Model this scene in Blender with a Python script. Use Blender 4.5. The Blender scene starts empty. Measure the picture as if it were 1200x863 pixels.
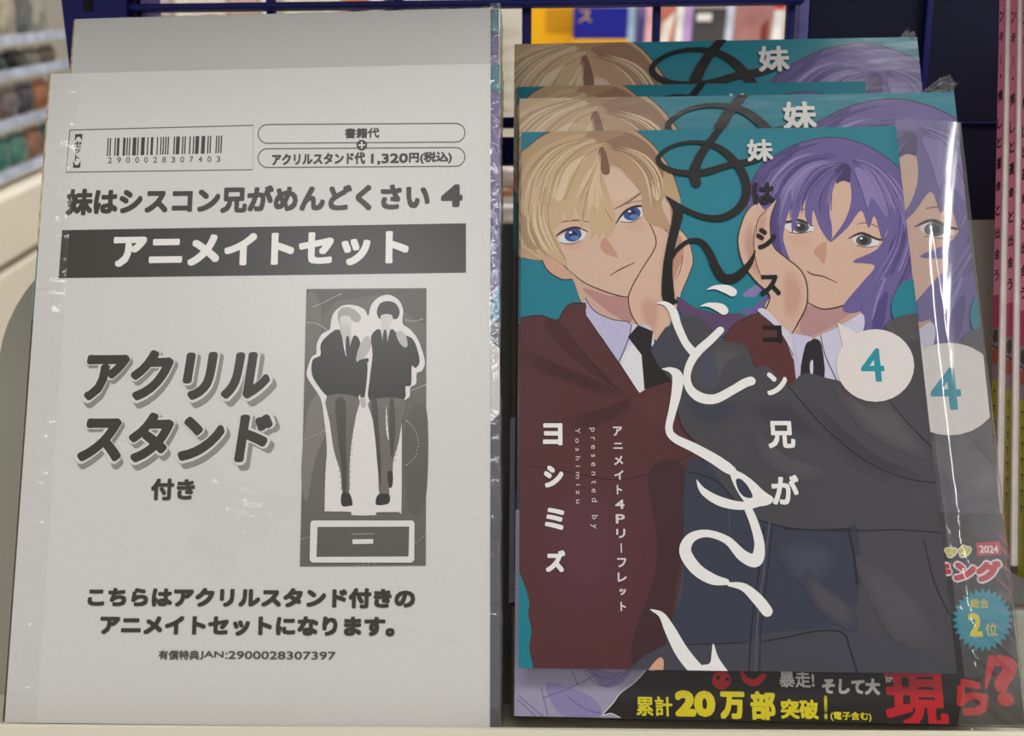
import bpy, bmesh, math, random
from mathutils import Vector, Matrix, noise
from mathutils.geometry import tessellate_polygon

random.seed(7)
S = bpy.context.scene
COL = S.collection

# ------------------------------------------------------------------ camera, light, exposure
FPX = 950.0                                   # focal length for the 1200 x 863 frame
PITCH = math.radians(25)
CAM_Z = 1.25
cam_data = bpy.data.cameras.new('camera')
cam_data.sensor_width = 36
cam_data.lens = FPX / 1200 * 36
cam_data.clip_start = 0.01
cam_data.dof.use_dof = True
cam_data.dof.focus_distance = 0.228
cam_data.dof.aperture_fstop = 13
cam = bpy.data.objects.new('camera', cam_data)
COL.objects.link(cam)
cam.location = (0, 0, CAM_Z)
cam.rotation_euler = (math.radians(90) - PITCH, 0, 0)
S.camera = cam
S.view_settings.view_transform = 'Standard'
S.view_settings.look = 'None'
S.view_settings.gamma = 1
S.view_settings.use_curve_mapping = False
S.view_settings.exposure = 0.0

world = bpy.data.worlds.new('shop_light')
S.world = world
world.use_nodes = True
world.node_tree.nodes['Background'].inputs[0].default_value = (1.0, 0.99, 0.97, 1)
world.node_tree.nodes['Background'].inputs[1].default_value = 0.40


def lamp(name, loc, rot, sx, sy, watts, color=(1, 0.985, 0.965)):
    d = bpy.data.lights.new(name, 'AREA')
    d.shape = 'RECTANGLE'; d.size = sx; d.size_y = sy; d.energy = watts; d.color = color
    o = bpy.data.objects.new(name, d); COL.objects.link(o)
    o.location = loc; o.rotation_euler = rot
    return o


# ceiling lamps of the shop, plus one added for sheen
LK = 0.9
lamp('ceiling_tube', (-2.0, -0.6, 2.7), (0, 0, 0), 0.12, 3.4, 30 * LK)
lamp('ceiling_tube', (1.55, -0.6, 2.7), (0, 0, 0), 0.12, 3.4, 34 * LK)
lamp('sheen_lamp', (-0.62, -1.35, 2.7), (0, 0, 0), 0.6, 0.5, 11 * LK, (0.97, 0.985, 1.0))  # added broad lamp: soft cool sheen on the middle of the wrapped sheet
lamp('ceiling_tube', (0.1, -0.1, 2.7), (0, 0, 0), 1.6, 0.3, 20 * LK)
lamp('ceiling_tube', (0.0, 1.1, 2.7), (0, 0, 0), 2.4, 0.3, 40 * LK)
INK_GAIN = 0.68                               # paper colour = photographed colour x this, linear

CR = cam.rotation_euler.to_matrix()
CL = Vector(cam.location)


def W(c):
    """camera millimetres (x right, y down, z ahead) -> world metres"""
    return CL + CR @ Vector((c[0], -c[1], -c[2])) * 0.001


def D(c):
    return CR @ Vector((c[0], -c[1], -c[2]))


def ray(x, y):
    return Vector(((x - 600) / FPX, (y - 431.5) / FPX, 1.0))


def at(x, y, z):
    """world point seen at photo pixel x, y at depth z metres"""
    return W(ray(x, y) * (z * 1000))


# ------------------------------------------------------------------ materials
def lin(c):
    return tuple(((v / 255) / 12.92 if v <= 10 else (((v / 255) + 0.055) / 1.055) ** 2.4) for v in c)


def ink(c, g=None):
    return tuple(min(v * (g or INK_GAIN), 0.9) for v in lin(c)) + (1.0,)


def mat(name, color, rough=0.5, metal=0.0, coat=0.0, bump=None, vary=0.0, scale=40):
    m = bpy.data.materials.new(name); m.use_nodes = True
    nt = m.node_tree; b = nt.nodes['Principled BSDF']
    c = tuple(lin(color)) + (1,)
    b.inputs['Base Color'].default_value = c
    b.inputs['Roughness'].default_value = rough
    b.inputs['Metallic'].default_value = metal
    b.inputs['Coat Weight'].default_value = coat
    b.inputs['Coat Roughness'].default_value = 0.1
    b.inputs['Specular IOR Level'].default_value = 0.3
    tc = nt.nodes.new('ShaderNodeTexCoord')
    n = nt.nodes.new('ShaderNodeTexNoise'); n.inputs['Scale'].default_value = scale
    n.inputs['Detail'].default_value = 4
    nt.links.new(tc.outputs['Object'], n.inputs['Vector'])
    if vary:
        r = nt.nodes.new('ShaderNodeValToRGB')
        r.color_ramp.elements[0].position = 0.3; r.color_ramp.elements[1].position = 0.7
        r.color_ramp.elements[0].color = tuple(v * (1 - vary) for v in c[:3]) + (1,)
        r.color_ramp.elements[1].color = tuple(min(1, v * (1 + vary)) for v in c[:3]) + (1,)
        nt.links.new(n.outputs['Fac'], r.inputs['Fac'])
        nt.links.new(r.outputs['Color'], b.inputs['Base Color'])
    if bump:
        bp = nt.nodes.new('ShaderNodeBump'); bp.inputs['Strength'].default_value = bump
        bp.inputs['Distance'].default_value = 0.002
        nt.links.new(n.outputs['Fac'], bp.inputs['Height'])
        nt.links.new(bp.outputs['Normal'], b.inputs['Normal'])
    return m


def print_mat(name, rough=0.45, coat=0.0, coat_rough=0.06, wrinkle=0.0, stretch=(1, 1, 1), scale=60, edge=None):
    """printed paper: colour of the printing comes from the mesh's ink attribute; coat = cling film drawn over it"""
    m = bpy.data.materials.new(name); m.use_nodes = True
    nt = m.node_tree; b = nt.nodes['Principled BSDF']
    a = nt.nodes.new('ShaderNodeAttribute'); a.attribute_name = 'ink'
    tc = nt.nodes.new('ShaderNodeTexCoord')
    g = nt.nodes.new('ShaderNodeTexNoise'); g.inputs['Scale'].default_value = 900
    nt.links.new(tc.outputs['Object'], g.inputs['Vector'])
    mr = nt.nodes.new('ShaderNodeMapRange')
    mr.inputs['To Min'].default_value = 0.93; mr.inputs['To Max'].default_value = 1.05
    nt.links.new(g.outputs['Fac'], mr.inputs['Value'])
    mx = nt.nodes.new('ShaderNodeVectorMath'); mx.operation = 'SCALE'
    nt.links.new(a.outputs['Color'], mx.inputs[0]); nt.links.new(mr.outputs[0], mx.inputs['Scale'])
    nt.links.new(mx.outputs[0], b.inputs['Base Color'])
    b.inputs['Roughness'].default_value = rough
    b.inputs['Specular IOR Level'].default_value = 0.15
    b.inputs['Coat Weight'].default_value = coat
    b.inputs['Coat Roughness'].default_value = coat_rough
    if wrinkle:
        mp = nt.nodes.new('ShaderNodeMapping'); mp.inputs['Scale'].default_value = stretch
        nt.links.new(tc.outputs['Object'], mp.inputs['Vector'])
        n = nt.nodes.new('ShaderNodeTexNoise'); n.inputs['Scale'].default_value = scale
        n.inputs['Detail'].default_value = 3
        nt.links.new(mp.outputs[0], n.inputs['Vector'])
        bp = nt.nodes.new('ShaderNodeBump'); bp.inputs['Distance'].default_value = 0.001
        bp.inputs['Strength'].default_value = wrinkle
        nt.links.new(n.outputs['Fac'], bp.inputs['Height'])
        if edge:                                 # the film is gathered in pleats along one edge
            sx = nt.nodes.new('ShaderNodeSeparateXYZ'); nt.links.new(tc.outputs['Object'], sx.inputs[0])
            er = nt.nodes.new('ShaderNodeMapRange')
            er.inputs['From Min'].default_value = edge[0]; er.inputs['From Max'].default_value = edge[1]
            er.inputs['To Min'].default_value = 1.0; er.inputs['To Max'].default_value = wrinkle * 0.12
            nt.links.new(sx.outputs['X'], er.inputs['Value'])
            nt.links.new(er.outputs[0], bp.inputs['Strength'])
        nt.links.new(bp.outputs['Normal'], b.inputs['Coat Normal'])
    return m


def film_mat(name, tint=(0.96, 0.96, 0.97), rough=0.08, amount=1.0, scale=120, haze=0.0, bump=0.25):
    m = bpy.data.materials.new(name); m.use_nodes = True
    nt = m.node_tree; nt.nodes.clear()
    out = nt.nodes.new('ShaderNodeOutputMaterial')
    tr = nt.nodes.new('ShaderNodeBsdfTransparent'); tr.inputs[0].default_value = tint + (1,)
    gl = nt.nodes.new('ShaderNodeBsdfGlossy'); gl.inputs['Roughness'].default_value = rough
    df = nt.nodes.new('ShaderNodeBsdfDiffuse'); df.inputs[0].default_value = (0.8, 0.8, 0.8, 1)
    ge = nt.nodes.new('ShaderNodeNewGeometry')
    def op(kind, a, b=None):
        q = nt.nodes.new('ShaderNodeMath'); q.operation = kind
        nt.links.new(a, q.inputs[0])
        if b is not None: q.inputs[1].default_value = b
        return q.outputs[0]
    dt = nt.nodes.new('ShaderNodeVectorMath'); dt.operation = 'DOT_PRODUCT'
    nt.links.new(ge.outputs['Normal'], dt.inputs[0]); nt.links.new(ge.outputs['Incoming'], dt.inputs[1])
    inv = nt.nodes.new('ShaderNodeMath'); inv.operation = 'SUBTRACT'; inv.inputs[0].default_value = 1.0
    nt.links.new(op('ABSOLUTE', dt.outputs['Value']), inv.inputs[1])
    fres = op('ADD', op('MULTIPLY', op('POWER', inv.outputs[0], 5.0), 0.8), 0.05)
    tc = nt.nodes.new('ShaderNodeTexCoord'); n = nt.nodes.new('ShaderNodeTexNoise')
    n.inputs['Scale'].default_value = scale
    nt.links.new(tc.outputs['Object'], n.inputs['Vector'])
    bp = nt.nodes.new('ShaderNodeBump'); bp.inputs['Strength'].default_value = bump; bp.inputs['Distance'].default_value = 0.001
    nt.links.new(n.outputs['Fac'], bp.inputs['Height'])
    nt.links.new(bp.outputs['Normal'], gl.inputs['Normal'])
    mu = nt.nodes.new('ShaderNodeMath'); mu.operation = 'MULTIPLY'; mu.inputs[1].default_value = amount; mu.use_clamp = True
    nt.links.new(fres, mu.inputs[0])
    hz = nt.nodes.new('ShaderNodeMixShader'); hz.inputs[0].default_value = haze
    nt.links.new(tr.outputs[0], hz.inputs[1]); nt.links.new(df.outputs[0], hz.inputs[2])
    mix = nt.nodes.new('ShaderNodeMixShader')
    nt.links.new(mu.outputs[0], mix.inputs[0]); nt.links.new(hz.outputs[0], mix.inputs[1]); nt.links.new(gl.outputs[0], mix.inputs[2])
    nt.links.new(mix.outputs[0], out.inputs['Surface'])
    return m


# ------------------------------------------------------------------ object helpers
def thing(name, label, cat, mw=None, group=None):
    o = bpy.data.objects.new(name, None); COL.objects.link(o)
    o.empty_display_size = 0.02
    if mw is not None: o.matrix_world = mw
    tag(o, label, cat, group)
    return o


def tag(o, label, cat, group=None):
    o['label'] = label; o['category'] = cat
    if group: o['group'] = group


def link(name, me, material=None, parent=None, mw=None):
    o = bpy.data.objects.new(name, me); COL.objects.link(o)
    if material: me.materials.append(material)
    if parent: o.parent = parent
    if mw is not None: o.matrix_world = mw
    return o


def mesh(name, bm, material=None, parent=None, mw=None, smooth=False):
    bmesh.ops.recalc_face_normals(bm, faces=bm.faces)
    me = bpy.data.meshes.new(name); bm.to_mesh(me); bm.free()
    if smooth:
        for p in me.polygons: p.use_smooth = True
    return link(name, me, material, parent, mw)


def box(bm, x0, x1, y0, y1, z0, z1, bevel=0.0, seg=2):
    r = bmesh.ops.create_cube(bm, size=1.0)
    vs = r['verts']
    for v in vs:
        v.co = Vector(((x0 + x1) / 2 + v.co.x * (x1 - x0), (y0 + y1) / 2 + v.co.y * (y1 - y0), (z0 + z1) / 2 + v.co.z * (z1 - z0)))
    if bevel:
        es = list({e for v in vs for e in v.link_edges})
        bmesh.ops.bevel(bm, geom=es, offset=bevel, segments=seg, affect='EDGES', profile=0.5)


def prism(bm, pts, back):
    """closed outline (3-D points in order) swept by the vector back"""
    a = [bm.verts.new(p) for p in pts]; b = [bm.verts.new(Vector(p) + back) for p in pts]
    bm.faces.new(a); bm.faces.new(list(reversed(b)))
    for i in range(len(a)):
        j = (i + 1) % len(a)
        bm.faces.new((a[j], a[i], b[i], b[j]))


def frame(ex, ey, n, o):
    """object matrix: local x = ex, local y = up the page, local z = out of the page; o = bottom left corner"""
    m = Matrix.Identity(4)
    for i in range(3):
        m[i][0] = ex[i]; m[i][1] = -ey[i]; m[i][2] = -n[i]; m[i][3] = o[i]
    return m


class Page:
    """a printed rectangle standing in the display: camera mm, W x H mm"""
    def __init__(self, o, ex, ey, w, h):
        self.o = Vector(o); self.ex = Vector(ex).normalized(); ey = Vector(ey)
        self.ey = (ey - self.ex * ey.dot(self.ex)).normalized()
        self.n = self.ex.cross(self.ey); self.w = w; self.h = h
        if self.n.z < 0: self.n = -self.n

    def uv(self, x, y, back=0.0):
        d = ray(x, y); o = self.o + self.n * back
        q = d * (self.n.dot(o) / self.n.dot(d)) - o
        return (q.dot(self.ex), q.dot(self.ey))

    def pt(self, u, v, back=0.0):
        return self.o + self.ex * u + self.ey * v + self.n * back

    def mw(self, u=0.0, v=0.0, back=0.0):
        return frame(D(self.ex), D(self.ey), D(self.n), W(self.pt(u, v + self.h, back)))


SHEET = Page((-133.905, -85.489, 235.437), (0.99906, -0.00737, -0.04261), (0.00208, 0.99243, -0.12283), 128, 180.2)
BOOK = Page((2.381, -83.743, 252.147), (0.99899, -0.00071, -0.045), (-0.00811, 0.98065, -0.19562), 132, 180.26)
LEAF = Page((2.892, -72.32, 248.493), (0.999, -0.00305, -0.04454), (-0.00713, 0.97395, -0.22663), 112.5, 155.3)


# ------------------------------------------------------------------ printing
def spline(pts, n=6, closed=True):
    out = []; k = len(pts)
    rng = range(k) if closed else range(k - 1)
    for i in rng:
        g = (lambda j: pts[j % k]) if closed else (lambda j: pts[max(0, min(k - 1, j))])
        p0, p1, p2, p3 = g(i - 1), g(i), g(i + 1), g(i + 2)
        for s in range(n):
            t = s / n
            out.append(tuple(0.5 * (2 * b + (c - a) * t + (2 * a - 5 * b + 4 * c - d) * t * t + (3 * b - a - 3 * c + d) * t ** 3)
                             for a, b, c, d in zip(p0, p1, p2, p3)))
    if not closed: out.append(tuple(pts[-1]))
    return out


def clip(poly, x0, y0, x1, y1):
    for ax, lim, sg in ((0, x0, 1), (0, x1, -1), (1, y0, 1), (1, y1, -1)):
        out = []
        for i in range(len(poly)):
            a, b = poly[i - 1], poly[i]
            ia, ib = (a[ax] - lim) * sg >= 0, (b[ax] - lim) * sg >= 0
            if ia != ib:
                t = (lim - a[ax]) / (b[ax] - a[ax])
                out.append((a[0] + (b[0] - a[0]) * t, a[1] + (b[1] - a[1]) * t))
            if ib: out.append(b)
        poly = out
        if len(poly) < 3: return []
    return poly


_glyphs = {}


def glyphs(body, space=1.0):
    key = (body, space)
    if key not in _glyphs:
        c = bpy.data.curves.new('writing', 'FONT'); c.body = body; c.resolution_u = 3; c.space_character = space
        o = bpy.data.objects.new('writing', c); COL.objects.link(o)
        dg = bpy.context.evaluated_depsgraph_get(); ev = o.evaluated_get(dg); me = ev.to_mesh()
        vs = [(v.co.x, v.co.y) for v in me.vertices]; fs = [tuple(p.vertices) for p in me.polygons]
        ev.to_mesh_clear(); bpy.data.objects.remove(o); bpy.data.curves.remove(c)
        used = {i for f in fs for i in f}
        xs = [vs[i][0] for i in used]; ys = [vs[i][1] for i in used]
        x0, x1, y0, y1 = min(xs), max(xs), min(ys), max(ys)
        vs = [((x - x0) / max(x1 - x0, 1e-6), (y1 - y) / max(y1 - y0, 1e-6)) for x, y in vs]
        _glyphs[key] = (vs, fs)
    return _glyphs[key]


STEP = 0.0013                                   # mm of ink and varnish between one colour and the next


class Ink:
    def __init__(self, to_mm, rect, place=None, k=1.0, base=0.0, gain=None):
        self.gain = gain
        self.m = to_mm; self.r = rect; self.k = k; self.lv = 0; self.base = base
        self.v = []; self.f = []; self.c = []
        self.place = place

    def _add(self, poly, col, lift=0.0):
        p = clip(poly, *self.r)
        if len(p) < 3: return
        if len(p) == 3: tr = [(0, 1, 2)]
        else: tr = tessellate_polygon([[Vector((a, b, 0)) for a, b in p]])
        s = len(self.v); z = self.base + (self.lv + lift) * STEP
        for a, b in p: self.v.append(self.place(a, b, z))
        for t in tr:
            a, b, c = (p[i] for i in t)
            if abs((b[0] - a[0]) * (c[1] - a[1]) - (c[0] - a[0]) * (b[1] - a[1])) < 1e-7: continue
            self.f.append(tuple(s + i for i in t)); self.c.append(col)

    def up(self): self.lv += 1

    def poly(self, pts, col, smooth=True, n=5):
        self.up()
        p = [self.m(*q) for q in pts]
        if smooth: p = spline(p, n)
        self._add(p, ink(col, self.gain))

    def stroke(self, pts, col, n=6, wmul=1.0, step=.5):
        """ribbon; pts = (x, y, width) in the drawing's units"""
        self.up()
        e = self.m(pts[0][0] + 1, pts[0][1]); b0 = self.m(pts[0][0], pts[0][1])
        un = math.hypot(e[0] - b0[0], e[1] - b0[1])
        q = spline([self.m(x, y) + (w * un * wmul / 2,) for x, y, w in pts], n, closed=False)
        L, R = [], []
        for i, (x, y, w) in enumerate(q):
            a, b = q[max(0, i - 1)], q[min(len(q) - 1, i + 1)]
            dx, dy = b[0] - a[0], b[1] - a[1]; l = math.hypot(dx, dy) or 1
            L.append((x - dy / l * w, y + dx / l * w)); R.append((x + dy / l * w, y - dx / l * w))
        cc = ink(col, self.gain)
        for i in range(len(q) - 1):
            self._add([L[i], L[i + 1], R[i + 1], R[i]], cc, (i % 2) * step)
        for i in (0, len(q) - 1):
            x, y, w = q[i]
            if w > 0.12: self._add([(x + w * math.cos(t * math.pi / 6), y + w * math.sin(t * math.pi / 6)) for t in range(12)], cc, .9)

    def soft(self, pts, base, col, k=6):
        """soft-edged tone: nested outlines running from the ground colour to col"""
        cx = sum(p[0] for p in pts) / len(pts); cy = sum(p[1] for p in pts) / len(pts)
        for i in range(1, k + 1):
            t = i / k; s = 1.18 - .62 * t
            self.poly([(cx + (x - cx) * s, cy + (y - cy) * s) for x, y in pts], tuple(b + (c - b) * t for b, c in zip(base, col)), n=3)

    def strands(self, a, b, n, cols, seed, w=1.6, spread=.5):
        """tapered locks drawn between two guide lines"""
        rnd = random.Random(seed)
        for i in range(n):
            t = (i + rnd.uniform(-spread, spread)) / max(1, n - 1); s0 = rnd.uniform(0, .25); s1 = rnd.uniform(.75, 1.0)
            m = [(p[0] + (q[0] - p[0]) * t, p[1] + (q[1] - p[1]) * t) for p, q in zip(a, b)]
            q = spline(m, 4, closed=False); q = q[int(s0 * (len(q) - 1)):int(s1 * (len(q) - 1)) + 1]
            if len(q) < 3: continue
            ww = w * rnd.uniform(.4, 1.3)
            self.stroke([(x, y, ww * math.sin(math.pi * min(1, (j + .15) / (len(q) - .7)))) for j, (x, y) in enumerate(q)], rnd.choice(cols), n=1, step=0)
            self.lv -= .5

    def disc(self, x, y, rx, ry, col, n=28, rot=0.0):
        self.poly([(x + rx * math.cos(t) * math.cos(rot) - ry * math.sin(t) * math.sin(rot),
                    y + rx * math.cos(t) * math.sin(rot) + ry * math.sin(t) * math.cos(rot))
                   for t in (2 * math.pi * i / n for i in range(n))], col, smooth=False)

    def line(self, pts, w, col):
        self.stroke([(x, y, w) for x, y in pts], col, n=1)

    def text(self, body, bx, col, bold=0.0, rot=0, space=1.0, shear=0.0, off=(0, 0), keep=False):
        self.up()
        vs, fs = glyphs(body, space)
        a = self.m(bx[0], bx[1]); b = self.m(bx[2], bx[3])
        bold *= self.k
        x0, y0, x1, y1 = a[0] + bold, a[1] + bold, b[0] - bold, b[1] - bold
        cc = ink(col, self.gain)
        if rot == 90: vs = [(1 - v, u) for u, v in vs]
        sh = shear * (y1 - y0)
        ps = [(x0 + (x1 - x0 - sh) * u + sh * (1 - v) + off[0] * self.k, y0 + (y1 - y0) * v + off[1] * self.k) for u, v in vs]
        n = 0 if bold == 0 else (8 if bold < 0.6 else 12)
        b9 = bold * .86
        shifts = [(0, 0)] + ([(b9, b9), (-b9, b9), (-b9, -b9), (b9, -b9), (bold, 0), (-bold, 0), (0, bold), (0, -bold)] if n == 8 and not keep else [(bold * math.cos(2 * math.pi * i / n), bold * math.sin(2 * math.pi * i / n)) for i in range(n)])
        for j, (dx, dy) in enumerate(shifts):
            for f in fs: self._add([(ps[i][0] + dx, ps[i][1] + dy) for i in f], cc, j)
        self.lv += len(shifts) if keep else 0

    def column(self, chars, x, y0, y1, sx, sy, col, bold=0.0, x_end=None):
        k = len(chars); xe = x if x_end is None else x_end
        for i, ch in enumerate(chars):
            t = i / max(1, k - 1); cy = y0 + (y1 - y0) * t; cx = x + (xe - x) * t
            ww, hh = sx, sy
            if ch == 'ー': self.text('l', (cx - sx * .08, cy - sy / 2, cx + sx * .08, cy + sy / 2), col, bold); continue
            if ch in 'ッ': ww, hh = sx * .75, sy * .7
            if ch in 'ト': ww = sx * .6
            if ch in 'ニ': hh = sy * .65
            if ch in 'しう': ww = sx * .7
            if ch == '、': ww, hh = sx * .3, sy * .3
            self.text(ch, (cx - ww / 2, cy - hh / 2, cx + ww / 2, cy + hh / 2), col, bold)

    def build(self, name, material, parent, shell=None):
        """shell: bmesh of the stock the ink lies on, and its colour by face direction"""
        v = list(self.v); f = list(self.f); c = list(self.c)
        if shell:
            bm, fn = shell
            bmesh.ops.recalc_face_normals(bm, faces=bm.faces); bm.verts.index_update()
            s = len(v); v += [tuple(q.co) for q in bm.verts]
            for q in bm.faces:
                f.append(tuple(s + w.index for w in q.verts)); c.append(ink(fn(q), self.gain))
            bm.free()
        me = bpy.data.meshes.new(name); me.from_pydata([tuple(q) for q in v], [], f); me.update()
        at_ = me.color_attributes.new('ink', 'FLOAT_COLOR', 'CORNER')
        flat = []
        for p in me.polygons: flat += list(c[p.index]) * p.loop_total
        at_.data.foreach_set('color', flat)
        return link(name, me, material, parent)


def page_ink(page, base=0.0, gain=None):
    h = page.h
    return Ink(page.uv, (0, 0, page.w, page.h), lambda u, v, z: (u * 1e-3, (h - v) * 1e-3, z * 1e-3), base=base, gain=gain)


def zoomed(ox, oy, k):
    return lambda *pts: [(ox + p[0] / k, oy + p[1] / k) + ((p[2] / k,) if len(p) > 2 else ()) for p in pts]


# ------------------------------------------------------------------ the printed sheet of the set
DK = (50, 46, 41)


def ean13(code):
    Lc = ['0001101', '0011001', '0010011', '0111101', '0100011', '0110001', '0101111', '0111011', '0110111', '0001011']
    par = ['LLLLLL', 'LLGLGG', 'LLGGLG', 'LLGGGL', 'LGLLGG', 'LGGLLG', 'LGGGLL', 'LGLGLG', 'LGLGGL', 'LGGLGL'][int(code[0])]
    s = '101'
    for ch, p in zip(code[1:7], par):
        l = Lc[int(ch)]
        s += l if p == 'L' else ''.join('1' if q == '0' else '0' for q in l)[::-1]
    s += '01010'
    for ch in code[7:]: s += ''.join('1' if q == '0' else '0' for q in Lc[int(ch)])
    return s + '101'


def sheet_art(I):
    K = DK
    # barcode frame
    I.line([(82, 152.5), (297, 147), (296, 199), (77.5, 202), (82, 152.5)], 1.3, (95, 90, 84))
    I.column('︻セット︼', 92.2, 161, 193, 8, 7.5, K, 0.06, x_end=90)
    bars = ean13('2900028307403')
    for i, b in enumerate(bars):
        if b == '1':
            t0, t1 = i / len(bars), (i + 1) / len(bars)
            x0, x1 = 126.2 + 134.3 * t0, 126.2 + 134.3 * t1
            s = -1.2 * t0
            y0, y1 = 162 - 3 * t0, 183 - 3.5 * t0
            I.poly([(x0, y0), (x1, y0), (x1 - 1, y1), (x0 - 1, y1)], K, smooth=False)
    for i, ch in enumerate('2900028307403'):
        cx = 129 + 127 * i / 12
        I.text(ch, (cx - 2.1, 184.6 - i * .12, cx + 2.1, 191.2 - i * .12), (85, 80, 75), 0.0)
    # two price boxes
    for y in (156.4, 184.8):
        pts = []
        for a, cx in ((1, 313.5), (-1, 534)):
            for t in range(9):
                th = math.pi / 2 + a * math.pi * 0 + t * math.pi / 8
                px = cx + 11 * math.cos(th) * (1 if a == 1 else 1)
                if a == -1: px = cx - 11 * math.cos(th)
                py = y + 11 * math.sin(th) * (1 if a == 1 else 1)
                if a == -1: py = y - 11 * math.sin(math.pi / 2 + (8 - t) * math.pi / 8) * -1
                pts.append((px, py))
        left = [(313.5 + 11 * math.cos(math.pi / 2 + t * math.pi / 10), y + .6 - 11 * math.sin(math.pi / 2 + t * math.pi / 10) * -1) for t in range(11)]
        right = [(534 + 11 * math.cos(-math.pi / 2 + t * math.pi / 10), y - .8 + 11 * math.sin(-math.pi / 2 + t * math.pi / 10)) for t in range(11)]
        lp = left + right
        I.line(lp + [lp[0]], 1.0, (85, 80, 74))
    I.disc(424, 170.3, 6.2, 6.2, K)
    I.line([(420.6, 170.4), (427.4, 170.2)], 1.7, (205, 201, 194)); I.line([(424, 167), (424, 173.6)], 1.7, (205, 201, 194))
    I.text('書籍代', (404.5, 150.4, 444.5, 161.6), K, 0.07)
    I.text('アクリルスタンド代', (319, 180.4, 428, 192.2), K, 0.12); I.text('1,320', (435, 180.4, 478, 192.6), K, 0.12)
    I.text('円', (479.5, 179.4, 491, 190.4), K, 0.12); I.text('(税込)', (492.5, 178.2, 529.5, 191.4), K, 0.1)
    # title
    I.text('妹はシスコン兄がめんどくさい', (79, 221.5, 503.5, 246), K, 0.36); I.text('4', (517, 216.5, 542, 242.5), K, 0.5)
    # band
    I.poly([(73, 270), (546, 262), (546, 319.5), (69, 326)], K, smooth=False)
    I.text('アニメイトセット', (134, 275.5, 479, 310.5), (214, 211, 205), 0.5)
    # big words: grey drop, white outline, black
    for body, bx in (('アクリル', (98, 411, 320, 469)), ('スタンド', (93, 484, 320, 542))):
        I.text(body, (bx[0] - 2, bx[1] - 2, bx[2] + 6, bx[3] + 6), (128, 124, 119), .92, shear=0.12, off=(0.55, 0.75), keep=True)
        I.text(body, (bx[0] - 3.5, bx[1] - 3.5, bx[2] + 3.5, bx[3] + 3.5), (196, 194, 190), 1.2, shear=0.12, keep=True)
        I.text(body, bx, K, 0.72, shear=0.12)
    I.text('付き', (178, 561, 228, 586.5), K, 0.26)
    I.text('こちらはアクリルスタンド付きの', (104, 688, 486.5, 713.5), K, 0.3)
    I.text('アニメイトセットになります。', (118.5, 721, 462.5, 746.5), K, 0.3)
    I.text('有償特典', (186.5, 762, 233.5, 773.6), (72, 67, 62), 0.06); I.text('JAN', (234.5, 763, 262, 773.2), (72, 67, 62), 0.04); I.text(':', (264.5, 765, 266.6, 772.5), (72, 67, 62), 0.02); I.text('2900028307397', (268, 763, 393.5, 773.4), (72, 67, 62), 0.05)
    # picture of the acrylic stand
    P = zoomed(320, 320, 2.395)
    I.poly([(359.5, 339), (499.7, 338), (499, 663), (351.7, 664)], (92, 88, 82), smooth=False)
    I.poly(P((80, 560), (100, 380), (150, 330), (160, 420), (120, 520), (95, 640)), (112, 108, 101))
    I.poly(P((370, 420), (430, 380), (428, 640), (380, 660)), (84, 80, 74))
    I.poly(P((96, 48), (430, 48), (428, 150), (300, 60), (180, 80), (97, 160)), (78, 74, 68), smooth=False)
    I.poly(P((98, 60), (135, 95), (125, 215), (96, 260)), (98, 94, 88))
    for pth in (((115, 95), (140, 85), (165, 72), (190, 60)), ((97, 140), (120, 142), (140, 152), (155, 165)), ((372, 132), (395, 136), (420, 130)),
                ((375, 415), (395, 435), (408, 470), (400, 515), (375, 540)), ((85, 470), (120, 455), (150, 440)), ((390, 330), (410, 322), (428, 314)),
                ((80, 748), (120, 738), (160, 745), (190, 770), (208, 800)), ((330, 800), (380, 770), (428, 738)), ((230, 822), (300, 812), (360, 790))):
        for q in spline([tuple(a) for a in P(*pth)], 5, closed=False):
            I.disc(q[0], q[1], .75, .75, (170, 166, 158), n=6)
    WH = (203, 200, 195)
    I.poly(P((163, 140), (172, 112), (198, 92), (232, 92), (258, 104), (268, 122), (276, 92), (296, 70), (325, 62), (352, 76), (366, 104), (364, 142),
             (384, 158), (404, 182), (418, 215), (427, 252), (418, 276), (404, 282), (402, 312), (386, 322), (384, 348), (364, 374), (362, 500), (361, 665),
             (352, 671), (291, 672), (288, 680), (222, 680), (219, 671), (152, 669), (146, 660), (148, 560), (152, 490), (143, 400), (134, 352), (112, 318),
             (96, 290), (98, 268), (110, 236), (122, 228), (124, 200), (138, 172), (160, 160)), WH, n=3)
    JK = (44, 41, 37)
    # left figure in a suit
    I.poly(P((182, 118), (192, 100), (212, 97), (232, 106), (248, 125), (238, 140), (220, 135), (215, 155), (190, 150)), (150, 147, 141))
    I.poly(P((190, 126), (215, 122), (222, 146), (214, 166), (196, 162)), (190, 187, 181))
    I.poly(P((188, 150), (214, 150), (222, 190), (218, 232), (202, 200)), (178, 174, 168))
    I.poly(P((148, 182), (188, 160), (206, 235), (226, 178), (244, 190), (250, 240), (252, 310), (240, 350), (214, 362), (176, 360), (150, 344), (128, 318), (110, 285), (112, 245), (134, 232), (134, 205)), JK, n=3)
    I.poly(P((206, 182), (214, 182), (217, 225), (211, 236), (205, 222)), JK)
    I.poly(P((234, 240), (244, 205), (262, 178), (272, 184), (276, 205), (262, 232), (240, 250)), (165, 161, 155))
    I.poly(P((240, 248), (266, 240), (268, 250), (252, 262)), JK); I.poly(P((248, 262), (266, 258), (258, 348), (246, 350)), JK)
    I.poly(P((246, 352), (258, 352), (262, 372), (250, 380)), (165, 161, 155))
    I.poly(P((152, 346), (240, 350), (234, 400), (222, 470), (216, 540), (214, 622), (196, 622), (190, 560), (172, 500), (160, 420)), (98, 93, 86), n=3)
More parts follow.
